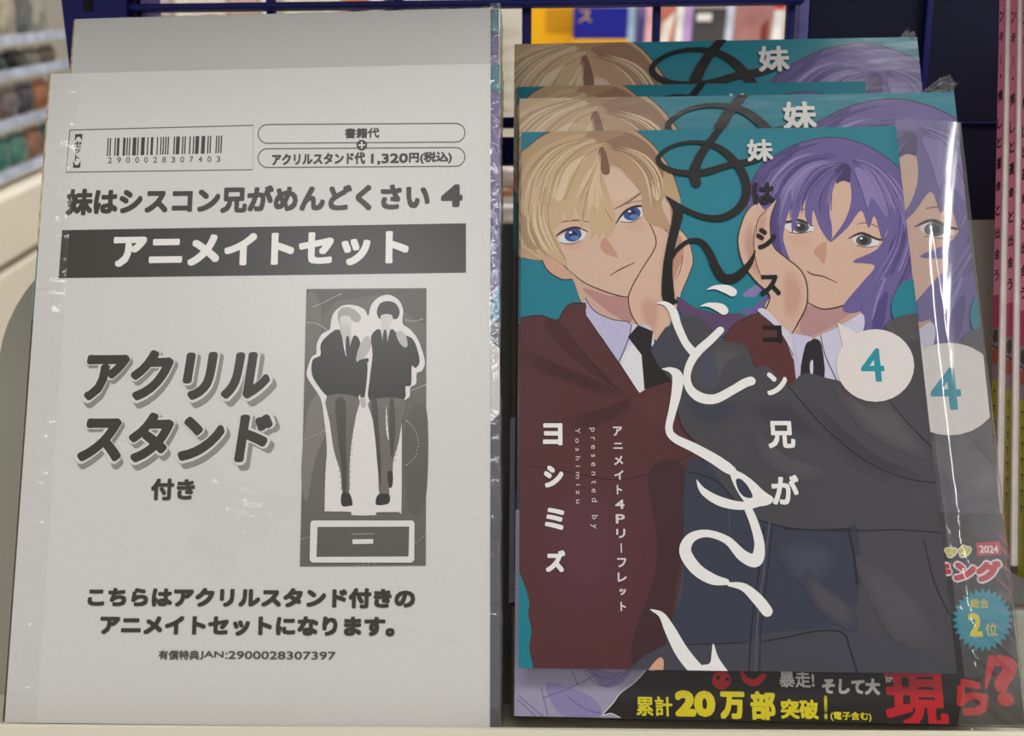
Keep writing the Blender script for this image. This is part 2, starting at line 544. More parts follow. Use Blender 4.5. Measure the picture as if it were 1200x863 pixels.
    I.poly(P((176, 360), (204, 360), (205, 450), (208, 560), (206, 622), (198, 620), (192, 540), (184, 470)), (66, 62, 57), n=3)
    I.poly(P((194, 620), (216, 620), (224, 648), (218, 654), (194, 653)), (44, 41, 38))
    # right figure in a suit
    I.poly(P((292, 112), (300, 88), (320, 80), (344, 86), (356, 108), (350, 128), (338, 130), (330, 118), (308, 120), (300, 130)), (52, 48, 44))
    I.poly(P((304, 120), (332, 118), (336, 136), (324, 152), (308, 146)), (186, 183, 177))
    I.poly(P((304, 150), (326, 150), (332, 190), (318, 230), (306, 205)), (188, 184, 178))
    I.poly(P((276, 178), (302, 160), (314, 228), (330, 160), (352, 172), (388, 182), (404, 210), (412, 250), (400, 268), (390, 262), (388, 315), (372, 320), (370, 354), (320, 358), (270, 356), (272, 300), (280, 230)), JK, n=3)
    I.poly(P((311, 165), (319, 165), (322, 215), (314, 230), (307, 212)), JK)
    I.poly(P((346, 168), (362, 164), (374, 178), (378, 206), (366, 208), (352, 190)), (168, 164, 158))
    I.poly(P((272, 358), (370, 356), (362, 420), (352, 480), (338, 530), (336, 590), (326, 600), (326, 624), (300, 624), (296, 560), (290, 480), (280, 410)), (100, 95, 88), n=3)
    I.poly(P((300, 360), (318, 360), (322, 440), (324, 520), (318, 560), (308, 470)), WH, n=3) if False else None
    I.poly(P((318, 372), (322, 420), (326, 470), (318, 440)), WH)
    I.poly(P((276, 360), (292, 360), (298, 440), (304, 540), (302, 600), (294, 540), (288, 470)), (62, 58, 53), n=3)
    I.poly(P((328, 360), (340, 360), (344, 440), (336, 520), (328, 480)), (66, 62, 57), n=3)
    I.poly(P((296, 622), (326, 622), (328, 642), (318, 650), (290, 650)), (44, 41, 38)); I.poly(P((322, 560), (336, 560), (336, 596), (326, 602)), (50, 46, 42))
    for y in range(380, 620, 16):
        I.line(P((162 + (y - 380) * .12, y), (232 - (y - 380) * .06, y + 3)), .45, (82, 77, 71))
        if y < 540: I.line(P((280 + (y - 380) * .08, y), (362 - (y - 380) * .1, y + 3)), .45, (82, 77, 71))
    # base plate
    I.poly(P((106, 702), (112, 695), (392, 695), (398, 702), (397, 806), (390, 813), (111, 813), (104, 806)), WH, smooth=False)
    I.poly(P((126, 713), (383, 712), (381, 796), (123, 797)), (84, 80, 74), smooth=False)
    I.poly(P((224, 748), (282, 747), (282, 760), (224, 761)), WH, smooth=False)
    I.line(P((222, 733), (284, 732)), 1.6, (125, 121, 114))


# ------------------------------------------------------------------ the cover picture (a plain stand-in: two young men, cheeks in their hands) and its title
def cover_art(I, notes=True):
    A = zoomed(600, 130, 3.997); B = zoomed(850, 130, 3.426); C = zoomed(600, 330, 3.997)
    Dz = zoomed(850, 330, 3.426); E = zoomed(690, 460, 2.537); F = zoomed(880, 620, 3.55)
    LN = (72, 48, 46)
    TEAL = (34, 130, 147)
    I.poly([(560, 100), (1200, 100), (1200, 850), (560, 850)], TEAL, smooth=False)
    # ---- purple haired man, behind
    HR = (110, 96, 152); HD = (84, 72, 128); HL = (140, 125, 176)
    I.poly(B((85, 400), (98, 310), (150, 215), (185, 190), (250, 150), (330, 120), (430, 106), (520, 122), (610, 162), (705, 235), (745, 290), (800, 420), (830, 560),
             (800, 700), (780, 790), (740, 860), (690, 900), (640, 930), (560, 940), (520, 860), (300, 820), (250, 640), (190, 540), (100, 470)), HR)
    I.stroke(B((85, 400, 3), (98, 310, 4), (150, 215, 4), (250, 150, 4), (330, 120, 4), (430, 106, 4), (520, 122, 4), (610, 162, 4), (705, 235, 4), (745, 290, 4)), LN)
    I.poly(B((190, 180), (240, 160), (300, 130), (260, 190), (160, 260), (110, 340), (110, 280)), HD)
    I.poly(B((70, 740), (120, 700), (165, 690), (120, 745)), HL); I.poly(B((60, 800), (110, 790), (170, 740), (190, 790), (130, 830)), HR)
    SK = (218, 181, 160); SS = (192, 143, 128); SD = (203, 154, 130)
    # neck
    I.poly(Dz((255, 210), (320, 80), (540, 60), (548, 125), (470, 185), (375, 225), (350, 240), (300, 220)), (205, 165, 152))
    I.poly(Dz((330, 100), (440, 105), (530, 60), (500, 130), (360, 215), (300, 200)), (186, 142, 140))
    # face
    I.poly(B((225, 450), (300, 320), (430, 285), (520, 300), (610, 440), (700, 470), (650, 600), (610, 690), (545, 752), (460, 788), (390, 796), (340, 770), (310, 680), (260, 600)), SK)
    I.stroke(B((330, 770, 4), (390, 796, 6), (460, 786, 6), (540, 755, 4), (600, 700, 2)), LN)
    I.poly(B((355, 560), (405, 528), (398, 612), (372, 592)), SD)
    I.soft(B((250, 500), (330, 500), (345, 540), (270, 545)), SK, (217, 173, 153)); I.soft(B((520, 560), (600, 565), (590, 600), (520, 595)), SK, (217, 173, 153))
    for w, irs, lash in ((((236, 462), (300, 442), (346, 452), (350, 482), (280, 490)), (304, 468), ((190, 442, 3), (245, 447, 10), (300, 440, 11), (352, 462, 4))),
                         (((510, 516), (550, 497), (604, 512), (612, 540), (550, 545)), (556, 521), ((496, 512, 4), (548, 492, 11), (612, 516, 9), (672, 520, 2)))):
        I.poly(B(*w), (226, 222, 222))
        c = B(irs)[0]; I.disc(c[0], c[1], 9.3, 6.6, (96, 92, 98)); I.disc(c[0], c[1], 5.2, 4.4, (52, 48, 52)); I.disc(c[0] - 3, c[1] - 2.4, 1.7, 1.3, (235, 235, 238))
        I.stroke(B(*lash), (58, 42, 44))
    I.stroke(B((255, 488, 2), (300, 492, 3), (345, 484, 2)), LN); I.stroke(B((525, 542, 2), (570, 548, 3), (612, 542, 2)), LN)
    I.stroke(B((330, 645, 4), (350, 657, 6), (395, 666, 5), (446, 690, 3)), (110, 66, 60))
    I.stroke(B((255, 410, 2), (300, 396, 4), (330, 398, 3)), (110, 80, 100)); I.stroke(B((530, 455, 3), (570, 450, 4), (620, 470, 3)), (110, 80, 100))
    # ear
    I.poly(B((640, 680), (680, 640), (695, 600), (700, 660), (680, 690)), SS)
    # fringe
    I.poly(B((490, 195), (420, 170), (320, 200), (225, 280), (180, 380), (180, 540), (210, 590), (245, 602), (232, 500), (262, 390), (268, 490), (300, 400), (322, 330), (320, 420), (345, 465), (352, 400),
             (380, 470), (420, 525), (428, 470), (412, 370), (430, 290), (455, 230)), HR, n=4)
    I.poly(B((490, 195), (560, 170), (660, 230), (740, 350), (790, 480), (800, 620), (760, 720), (700, 800), (620, 770), (520, 812), (470, 790), (540, 700), (600, 622), (510, 606), (610, 555), (655, 470),
             (630, 520), (600, 420), (575, 470), (545, 400), (490, 470), (420, 528), (480, 440), (505, 360), (500, 285), (484, 240)), HR, n=4)
    I.poly(B((440, 240), (470, 210), (500, 225), (500, 285), (478, 280), (460, 285), (445, 290)), (72, 58, 104))
    I.poly(B((195, 330), (230, 240), (330, 200), (400, 200), (420, 215), (350, 240), (300, 300), (270, 370), (255, 300)), HL)
    I.poly(B((520, 230), (580, 250), (640, 310), (690, 400), (640, 360), (650, 430), (590, 350), (570, 390), (545, 310)), HL)
    I.poly(B((640, 250), (700, 300), (740, 400), (770, 520), (720, 470), (690, 360)), HL)
    I.poly(B((655, 560), (700, 480), (735, 540), (700, 640), (640, 700), (680, 610)), HD)
    I.poly(B((180, 420), (205, 330), (225, 380), (215, 480), (225, 570), (195, 530)), HD)
    for s in (((455, 225), (430, 300), (425, 400)), ((500, 225), (540, 300), (570, 400)), ((510, 205), (600, 260), (650, 400)), ((470, 205), (360, 260), (310, 380)), ((700, 420), (690, 520), (640, 640)), ((460, 215), (445, 260), (440, 290)), ((290, 300), (262, 390), (262, 430))):
        I.stroke(B(*[(a, b, 3) for a, b in s]), HD)
    PUR = [HD, HL, (124, 108, 164), (98, 84, 140), (152, 136, 184)]
    I.strands(B((460, 205), (340, 230), (250, 330), (205, 500)), B((430, 160), (280, 190), (180, 290), (150, 420)), 18, PUR, 11, w=2.6)
    I.strands(B((470, 215), (400, 260), (340, 330), (330, 420)), B((470, 205), (360, 230), (290, 330), (262, 460)), 12, PUR, 12, w=2.2)
    I.strands(B((500, 210), (570, 240), (620, 340), (650, 460)), B((510, 190), (620, 230), (710, 340), (750, 480)), 20, PUR, 13, w=2.6)
    I.strands(B((700, 420), (680, 540), (620, 650), (560, 760)), B((760, 440), (760, 560), (720, 680), (640, 780)), 16, PUR, 14, w=2.6)
    I.strands(B((480, 230), (440, 290), (420, 380), (424, 490)), B((470, 215), (410, 280), (370, 360), (385, 460)), 8, PUR, 15, w=2)
    I.strands(B((230, 165), (170, 215), (120, 290), (100, 380)), B((400, 125), (300, 150), (200, 220), (130, 330)), 12, [HD, (98, 84, 140), (120, 104, 160)], 16, w=2.6)
    # hair over the shoulder
    I.poly(Dz((545, 130), (560, 60), (620, 0), (700, -40), (680, 60), (650, 160), (600, 200), (560, 200)), HR); I.poly(Dz((590, 190), (600, 110), (650, 40), (640, 150), (620, 190)), HD)
    I.stroke(Dz((640, -10, 10), (610, 70, 12), (590, 150, 6)), HL)
    # ---- blond man
    BH = (196, 164, 126); BM = (208, 178, 138); BD = (158, 122, 96); BL = (226, 203, 166)
    I.poly(A((-30, 330), (30, 205), (80, 165), (130, 125), (190, 90), (270, 50), (420, 30), (540, 66), (640, 140), (700, 210), (750, 290), (785, 400), (780, 470), (700, 560), (560, 620), (300, 660), (150, 700), (60, 690), (0, 660), (-60, 520)), BH)
    I.stroke(A((30, 205, 3), (80, 165, 4), (130, 125, 4), (190, 92, 4)), LN); I.stroke(A((540, 66, 3), (640, 140, 4), (700, 210, 4), (750, 290, 4), (788, 400, 4)), LN)
    # neck, ear
    I.poly(A((275, 770), (292, 805), (338, 915), (460, 1000), (590, 1030), (700, 1000), (650, 860), (480, 780)), (210, 172, 154))
    I.poly(A((330, 830), (460, 868), (545, 872), (560, 990), (480, 960), (400, 900)), (190, 140, 134))
    I.poly(A((125, 650), (170, 670), (245, 730), (285, 785), (230, 786), (165, 745)), (214, 168, 144)); I.stroke(A((130, 670, 3), (165, 745, 4), (230, 788, 4), (285, 788, 3)), LN)
    # face
    I.poly(A((190, 560), (300, 400), (420, 300), (470, 260), (560, 300), (640, 380), (730, 420), (740, 560), (730, 640), (700, 740), (640, 850), (570, 885), (535, 873), (500, 866), (420, 842), (330, 800), (255, 735)), (220, 186, 162))
    I.stroke(A((255, 735, 2), (330, 800, 5), (420, 842, 6), (500, 867, 6), (545, 873, 4)), LN)
    I.poly(A((425, 290), (470, 270), (520, 300), (590, 380), (480, 420), (450, 360)), (226, 194, 168))
    I.poly(A((412, 628), (440, 598), (496, 682), (470, 682), (430, 665)), SD)
    I.soft(A((230, 620), (330, 600), (330, 650), (260, 660)), (220, 186, 162), (218, 177, 153)); I.soft(A((520, 530), (610, 510), (640, 560), (560, 575)), (220, 186, 162), (218, 177, 153))
    I.stroke(A((458, 773, 3), (510, 742, 6), (574, 713, 4)), (112, 62, 54))
    # hand under his cheek
    I.poly(A((640, 520), (672, 595), (666, 650), (604, 750), (556, 838), (545, 890), (562, 960), (604, 1020), (672, 1078), (722, 1030), (765, 940), (790, 860), (832, 760), (848, 700), (828, 610), (790, 560), (748, 520), (700, 468), (668, 478)), (222, 184, 161))
    I.poly(A((770, 570), (800, 620), (800, 690), (770, 760), (745, 850), (740, 740), (760, 640)), (196, 148, 128)); I.soft(A((600, 900), (660, 870), (690, 930), (670, 1050), (620, 1000)), (222, 184, 161), (208, 160, 140))
    I.stroke(A((640, 520, 4), (672, 595, 5), (666, 650, 5), (604, 750, 5), (556, 838, 5), (545, 890, 5), (562, 960, 5), (604, 1020, 5), (672, 1078, 5)), LN)
    I.stroke(A((668, 478, 3), (700, 540, 4), (740, 580, 3)), LN); I.stroke(A((748, 520, 3), (790, 560, 4), (828, 610, 4), (848, 700, 4), (832, 760, 4), (790, 860, 3)), LN); I.stroke(A((800, 680, 3), (790, 740, 3), (768, 790, 2)), LN)
    # eyes
    for w, irs, lash, low in ((((214, 602), (250, 574), (330, 558), (345, 580), (322, 606), (242, 622)), (286, 583), ((200, 592, 4), (245, 562, 12), (300, 548, 12), (352, 566, 4)), ((225, 618, 3), (280, 626, 4), (322, 608, 2))),
                              (((500, 512), (532, 474), (600, 452), (618, 470), (602, 498), (545, 522)), (562, 484), ((486, 530, 4), (528, 474, 13), (588, 448, 13), (645, 456, 6)), ((510, 520, 3), (560, 522, 4), (604, 500, 3)))):
        I.poly(A(*w), (228, 226, 228))
        c = A(irs)[0]; I.disc(c[0], c[1], 10.2, 7.6, (58, 84, 150), rot=-.25); I.disc(c[0], c[1] - .6, 4.6, 4, (30, 36, 78)); I.disc(c[0] + 2, c[1] + 3, 5, 2.6, (98, 128, 190)); I.disc(c[0] - 3, c[1] - 3, 1.8, 1.4, (240, 240, 245))
        I.stroke(A(*lash), (62, 42, 38)); I.stroke(A(*low), (130, 84, 70))
    I.stroke(A((468, 466, 3), (540, 430, 9), (608, 382, 8)), (146, 106, 78)); I.stroke(A((230, 522, 4), (300, 514, 8), (356, 522, 4)), (146, 106, 78))
    I.stroke(A((520, 442, 2), (580, 425, 3), (620, 425, 2)), (150, 100, 80))
    # fringe
    I.poly(A((430, 150), (300, 110), (110, 200), (40, 330), (20, 600), (60, 650), (140, 700), (125, 640), (190, 690), (262, 728), (215, 610), (196, 560), (232, 520), (240, 460), (272, 525), (300, 450), (328, 562), (345, 490), (372, 565),
             (362, 612), (402, 566), (404, 612), (432, 556), (440, 602), (478, 560), (482, 480), (456, 400), (422, 300), (412, 235)), BM, n=4)
    I.poly(A((430, 150), (560, 190), (680, 290), (715, 390), (700, 440), (745, 560), (690, 545), (640, 525), (608, 470), (606, 392), (560, 330), (500, 262), (448, 215)), (190, 155, 120), n=4)
    I.poly(A((405, 190), (425, 170), (446, 220), (458, 290), (425, 296), (408, 240)), (136, 96, 74))
    I.poly(A((440, 130), (530, 100), (640, 160), (705, 262), (690, 320), (570, 215), (470, 170)), BD)
    I.poly(A((350, 110), (430, 85), (530, 105), (450, 140), (430, 150), (360, 165), (340, 150)), (176, 140, 110))
    I.poly(A((580, 215), (650, 240), (695, 340), (690, 420), (660, 400), (640, 320), (600, 270)), BL)
    I.poly(A((70, 330), (170, 200), (330, 130), (390, 150), (250, 230), (150, 340), (110, 470)), (214, 186, 148))
    I.poly(A((160, 340), (250, 260), (350, 210), (280, 300), (230, 420), (190, 400)), BL); I.poly(A((330, 330), (390, 260), (400, 380), (420, 470), (370, 430)), (218, 190, 150))
    I.poly(A((30, 480), (80, 520), (130, 640), (60, 630)), (180, 148, 118))
    for s in (((420, 170), (330, 230), (245, 420)), ((410, 200), (360, 330), (330, 520)), ((300, 170), (180, 280), (130, 520)), ((240, 180), (110, 300), (70, 540)), ((560, 220), (640, 320), (668, 450)), ((600, 240), (680, 360), (690, 430)), ((415, 300), (420, 420), (470, 520)), ((165, 430), (180, 560), (250, 700))):
        I.stroke(A(*[(a, b, 3) for a, b in s]), (160, 126, 96))
    I.strands(A((415, 150), (330, 190), (230, 300), (190, 520)), A((380, 120), (180, 180), (60, 330), (30, 560)), 26, [BL, BM, (180, 148, 116), (214, 186, 148), (190, 156, 122)], 3, w=2.6)
    I.strands(A((415, 190), (370, 280), (300, 400), (240, 560)), A((418, 210), (412, 330), (430, 440), (455, 560)), 16, [BL, (190, 156, 122), (218, 190, 150)], 4, w=2.2)
    I.strands(A((450, 175), (560, 225), (630, 320), (655, 500)), A((470, 160), (620, 210), (700, 320), (705, 470)), 16, [BL, (176, 140, 108), (206, 174, 136), (166, 130, 102)], 5, w=2.4)
    I.strands(A((150, 420), (160, 520), (200, 620), (255, 715)), A((60, 420), (60, 560), (90, 630), (140, 690)), 10, [(176, 146, 116), BL, (190, 158, 124)], 6, w=2.2)
    # shirt, tie
    I.poly(C((345, 80), (345, 165), (420, 262), (505, 385), (590, 515), (624, 510), (660, 420), (665, 270), (640, 210), (590, 205), (470, 178), (370, 130)), (212, 209, 226))
    I.poly(C((345, 85), (352, 160), (420, 258), (498, 378), (560, 210), (470, 180), (385, 140)), (196, 190, 220)); I.stroke(C((345, 80, 4), (385, 140, 4), (470, 180, 4), (560, 208, 4), (500, 380, 4)), LN, n=3)
    I.poly(C((512, 380), (575, 290), (604, 340), (616, 505), (588, 512)), (232, 230, 232))
    I.poly(C((542, 262), (590, 205), (660, 235), (652, 300), (745, 470), (620, 508), (606, 345)), (42, 38, 36), smooth=False)
    # jacket
    MR = (92, 52, 54)
    I.poly(C((-60, 180), (40, 172), (130, 160), (210, 182), (240, 140), (275, 106), (345, 104), (350, 166), (430, 282), (520, 412), (588, 517), (624, 508), (748, 472), (830, 520), (930, 620), (930, 830), (810, 900), (810, 1180), (785, 1410), (730, 1700), (630, 1830), (0, 1860), (-60, 1700)), MR, n=3)
    I.soft(C((100, 980), (420, 880), (640, 900), (660, 1250), (560, 1560), (300, 1700), (120, 1500), (60, 1200)), MR, (94, 54, 62))
    I.soft(C((200, 1080), (420, 1020), (520, 1250), (400, 1500), (240, 1400)), (94, 54, 62), (98, 57, 68))
    I.poly(C((640, 900), (800, 860), (805, 1180), (770, 1420), (720, 1700), (600, 1820), (560, 1700), (680, 1300)), (72, 46, 50))
    I.soft(C((60, 320), (200, 380), (420, 470), (520, 520), (440, 540), (240, 470), (80, 400)), MR, (72, 40, 41))
    I.soft(C((250, 640), (400, 600), (560, 540), (700, 520), (500, 640), (300, 720)), MR, (76, 42, 43)); I.soft(C((560, 560), (740, 500), (780, 620), (700, 700), (600, 640)), MR, (96, 55, 55))
    I.poly(C((150, 200), (215, 190), (330, 330), (470, 470), (430, 470), (260, 340)), (80, 44, 45))
    I.stroke(C((210, 182, 3), (300, 290, 3), (430, 450, 4), (520, 520, 3)), (58, 34, 34)); I.stroke(C((350, 166, 4), (430, 282, 4), (520, 412, 4), (588, 517, 4)), (50, 32, 32))
    I.stroke(C((60, 860, 3), (300, 900, 4), (480, 930, 4), (640, 900, 4), (860, 800, 3)), (60, 38, 42))
    I.stroke(C((40, 172, 4), (130, 160, 4), (210, 182, 4), (240, 140, 4), (275, 106, 4), (345, 104, 4)), (60, 36, 36))
    G = zoomed(580, 640, 3.75)
    I.poly(G((60, 60), (105, 110), (150, 240), (146, 300), (160, 372), (150, 450), (162, 560), (40, 600), (20, 200)), TEAL, n=3)
    # sleeves behind
    I.poly(C((770, 72), (850, 120), (950, 150), (1095, 160), (1000, 260), (940, 235), (872, 165), (800, 175)), (96, 72, 106), n=3)
    I.poly(Dz((-10, 235), (40, 170), (135, 128), (230, 192), (292, 300), (270, 420), (230, 410), (170, 355), (120, 345), (90, 275), (30, 250)), (96, 50, 52), n=3)
    I.stroke(Dz((-10, 235, 3), (40, 170, 4), (135, 128, 4)), LN)
    # his hand
    I.poly(B((130, 370), (160, 400), (206, 358), (180, 440), (190, 540), (240, 590), (300, 640), (326, 700), (325, 780), (292, 850), (262, 905), (160, 800), (176, 742), (120, 685), (68, 612), (50, 520), (72, 432), (100, 388)), SK)
    I.soft(B((70, 520), (100, 450), (120, 520), (110, 600), (150, 690), (100, 640)), SK, (198, 150, 130)); I.soft(B((240, 640), (300, 680), (310, 770), (270, 850), (230, 800)), SK, (206, 158, 138)); I.soft(B((130, 420), (165, 410), (160, 500), (140, 560), (125, 500)), SK, (206, 160, 140))
    I.stroke(B((130, 370, 3), (100, 388, 4), (72, 432, 4), (50, 520, 4), (68, 612, 5), (120, 685, 5), (176, 742, 5), (160, 800, 5)), LN); I.stroke(B((206, 358, 3), (180, 440, 4), (190, 540, 5), (240, 590, 5), (300, 640, 5), (326, 700, 5), (325, 780, 5), (292, 850, 5), (262, 905, 4)), LN)
    I.stroke(B((120, 460, 2), (112, 540, 3), (125, 620, 3), (150, 680, 2)), LN); I.stroke(B((165, 400, 3), (130, 440, 3), (122, 500, 2)), LN)
    I.poly(Dz((128, 122), (160, 112), (226, 180), (262, 215), (292, 300), (280, 330), (240, 240), (200, 185)), (214, 210, 226), n=3); I.stroke(Dz((128, 122, 3), (200, 185, 4), (240, 240, 4), (284, 325, 3)), LN)
    # his collar and tie
    I.poly(Dz((262, 214), (350, 236), (545, 130), (500, 420), (285, 420)), (200, 196, 218), smooth=False)
    I.poly(Dz((262, 212), (300, 216), (352, 236), (300, 330), (292, 300), (280, 250)), (206, 200, 226), n=3)
    I.poly(Dz((358, 238), (380, 215), (470, 180), (545, 128), (552, 200), (480, 330), (450, 400), (404, 390), (392, 300)), (210, 205, 224), n=3)
    I.poly(Dz((340, 240), (362, 232), (386, 260), (396, 390), (345, 375), (300, 378), (318, 262)), (42, 39, 40), n=3); I.poly(Dz((338, 330), (350, 318), (350, 372), (340, 372)), (214, 210, 226))
    I.stroke(Dz((380, 215, 3), (400, 300, 4), (445, 398, 4)), LN)
    # dark hooded coat
    GR = (78, 75, 80); GB = (62, 65, 80)
    coat = (C((650, 325), (674, 280), (745, 206), (800, 170), (876, 166), (936, 235), (990, 280)) + Dz((60, 250), (90, 275), (118, 346), (165, 340), (228, 402), (262, 418), (300, 376), (345, 372), (400, 388), (450, 398), (485, 405), (560, 300), (640, 182), (700, 142), (780, 126), (900, 150))
            + [(1200, 420), (1200, 860), (750, 860)] + [(776, 775), (790, 720), (798, 675), (803, 620), (803, 560), (824, 541)] + C((860, 760), (800, 690), (770, 600), (750, 480), (700, 412), (662, 352)))
    I.poly(coat, GR, n=3)
    I.poly(E((285, 235), (345, 205), (400, 280), (470, 360), (560, 395), (660, 408), (760, 405), (800, 410), (800, 620), (720, 700), (640, 705), (520, 720), (420, 745), (230, 750), (262, 640), (280, 560)), GB, n=3)
    I.poly(E((230, 750), (420, 745), (640, 706), (760, 705), (900, 720), (1080, 830), (1080, 860), (170, 860)), (74, 73, 83), n=3)
    I.poly(C((650, 325), (674, 282), (745, 206), (830, 345), (800, 420), (700, 412), (662, 352)), (72, 72, 83), n=3); I.stroke(C((745, 206, 3), (800, 280, 3), (832, 345, 4), (805, 415, 3)), (44, 42, 48))
    # folds
    I.soft(C((845, 420), (930, 330), (1000, 300), (1080, 330), (1010, 380), (960, 480), (900, 500)), GR, (92, 88, 92)); I.soft(C((880, 360), (940, 330), (960, 470), (900, 490)), (84, 81, 86), (76, 80, 96))
    I.soft(C((790, 500), (900, 590), (1060, 560), (1060, 620), (930, 680), (830, 640)), GR, (66, 67, 79)); I.soft(Dz((90, 500), (240, 480), (330, 560), (400, 640), (300, 620), (160, 560)), GR, (67, 65, 71))
    I.soft(Dz((330, 470), (480, 600), (640, 720), (830, 800), (640, 800), (440, 680)), GR, (67, 65, 71)); I.soft(Dz((440, 430), (560, 500), (660, 490), (800, 680), (760, 700), (560, 600)), GR, (95, 89, 92)); I.soft(Dz((120, 600), (240, 700), (420, 770), (300, 800), (150, 720)), GR, (88, 85, 90))
    I.soft(E((560, 470), (640, 440), (740, 480), (700, 560), (620, 560)), GB, (74, 76, 90)); I.soft(F((440, 130), (560, 180), (700, 320), (760, 480), (600, 460), (500, 300)), GR, (90, 84, 90)); I.soft(F((230, 180), (330, 260), (420, 330), (430, 420), (330, 380), (240, 280)), GB, (84, 80, 88))
    I.poly(Dz((640, 182), (700, 142), (785, 126), (850, 250), (760, 240), (680, 260)), (88, 84, 86))
    I.stroke(Dz((250, 420, 3), (400, 590, 4), (560, 720, 4), (720, 790, 4), (860, 810, 4)), (46, 44, 50)); I.stroke(Dz((655, 480, 3), (740, 580, 4), (860, 700, 4)), (44, 42, 46)); I.stroke(E((290, 235, 2), (380, 265, 3), (470, 360, 3), (560, 396, 4), (660, 409, 4), (780, 405, 3)), (46, 46, 54))
    I.stroke(C((770, 600, 3), (800, 690, 4), (860, 760, 4), (900, 850, 3)), (44, 42, 48))
    I.stroke(E((536, 385, 5), (520, 520, 5), (500, 680, 5), (494, 840, 5)), (92, 90, 100)); I.stroke(E((520, 400, 3), (506, 520, 3), (484, 690, 3), (474, 840, 3)), (42, 42, 50)); I.stroke(E((545, 400, 2), (532, 520, 2), (512, 690, 2), (506, 840, 2)), (42, 42, 50))
    I.stroke(E((415, 330, 3), (418, 420, 3)), (90, 90, 104)); I.stroke(E((240, 750, 3), (420, 746, 3), (470, 740, 3)), (42, 42, 50)); I.stroke(F((45, 468, 4), (150, 450, 5), (280, 424, 5), (380, 432, 6), (410, 500, 6), (440, 600, 6)), (44, 43, 50)); I.stroke(F((405, 10, 6), (425, 100, 8), (440, 230, 8)), (46, 44, 52)); I.stroke(F((140, 0, 4), (420, 8, 5), (620, 4, 5), (820, 20, 4)), (50, 48, 54)); I.stroke(F((716, 40, 3), (760, 220, 4), (820, 350, 4)), (52, 50, 56))
    I.poly(E((172, 838), (206, 790), (222, 800), (212, 850)), (222, 168, 142))
    I.poly(Dz((665, 90), (690, 30), (720, 0), (800, 0), (800, 120), (770, 128), (700, 140), (672, 150)), TEAL, n=3)
    # ---- volume balloon
    PW = (232, 224, 218)
    I.poly(Dz((448, 168), (520, 204), (520, 260), (470, 262)), PW, smooth=False)
    I.disc(1025, 429, 45.5, 42.5, PW)
    I.text('4', (1006, 409, 1037, 448), (44, 150, 166), 0.22)
    # ---- title, brush letters
    BK = (30, 27, 25); WT = (246, 243, 238)
    I.stroke(A((985, 70, 30), (940, 130, 34), (895, 190, 38), (862, 255, 44), (852, 300, 50), (862, 340, 46)), BK)
    I.stroke(A((1170, 222, 22), (1110, 240, 32), (1010, 258, 30), (900, 290, 34), (790, 292, 30), (715, 268, 26), (684, 230, 24), (712, 190, 18), (780, 158, 16), (870, 150, 20), (960, 172, 30), (1035, 232, 38), (1085, 310, 40), (1096, 390, 40), (1060, 460, 38), (985, 502, 34), (900, 500, 28), (810, 465, 26), (745, 425, 20), (722, 404, 6)), BK)
    I.stroke(A((735, 420, 10), (775, 470, 46), (765, 540, 44), (742, 640, 40), (728, 740, 44), (730, 860, 58), (745, 890, 50), (768, 896, 14)), BK)
    I.stroke(A((752, 690, 12), (775, 650, 20), (830, 612, 22), (885, 618, 30), (925, 670, 36), (955, 740, 42), (990, 785, 46), (1040, 785, 44), (1090, 745, 34), (1122, 700, 20), (1137, 656, 4)), BK)
    I.stroke(C((914, 40, 4), (950, 30, 20), (1000, 38, 42), (1030, 52, 44)), WT); I.stroke(C((883, 118, 4), (920, 112, 22), (970, 125, 44), (990, 138, 44)), WT)
    I.stroke(C((678, 104, 4), (715, 106, 22), (752, 140, 38), (775, 210, 38), (812, 290, 36), (852, 338, 40)), WT)
    I.stroke(C((975, 230, 34), (930, 275, 38), (870, 330, 40), (832, 390, 36), (818, 450, 34), (832, 505, 40), (880, 545, 48), (950, 552, 44), (1030, 512, 40), (1085, 480, 42), (1118, 468, 42)), WT)
    I.stroke(C((703, 412, 4), (745, 418, 30), (775, 450, 52), (768, 530, 46), (750, 610, 36), (734, 690, 34), (760, 735, 38), (850, 780, 44), (940, 830, 48), (1000, 870, 50), (1030, 890, 40)), WT)
    I.poly(E((418, 236), (440, 234), (480, 258), (520, 295), (548, 316), (530, 336), (480, 338), (455, 318), (430, 275)), WT, n=3)
    I.poly(E((436, 262), (450, 258), (472, 280), (486, 312), (462, 312), (444, 292)), GB, n=3)
    I.stroke(E((320, 262, 3), (340, 295, 20), (390, 325, 28), (455, 338, 24), (515, 328, 18)), WT)
    I.stroke(E((472, 345, 24), (492, 395, 26), (506, 455, 30), (495, 500, 38), (455, 485, 34), (410, 440, 24), (350, 420, 22), (302, 434, 28), (286, 475, 36), (318, 525, 36), (365, 555, 32), (408, 564, 18)), WT)
    I.stroke(E((416, 571, 12), (460, 580, 24), (500, 615, 34), (528, 650, 34)), WT)
    I.stroke(E((183, 646, 3), (215, 662, 18), (240, 705, 32), (275, 770, 40), (320, 825, 40), (360, 850, 30)), WT); I.poly(E((330, 860), (330, 815), (358, 806), (364, 775), (369, 746), (385, 790), (420, 840), (430, 870)), WT, n=3)
    # ---- small title, down the middle
    I.text('妹', (874, 164.5, 906, 190), (226, 222, 216), .24); I.text('は', (881, 215, 908, 240), BK, .3); I.text('シ', (885, 268, 910, 293), BK, .3); I.text('ス', (889, 323, 915, 347), BK, .3); I.text('コ', (892.5, 382, 916.5, 402), BK, .3)
    I.text('ン', (897, 437, 923, 464), WT, .3); I.text('兄', (898, 494, 932, 526), WT, .3); I.text('が', (902.5, 557, 937, 592), WT, .3)
    if not notes: return
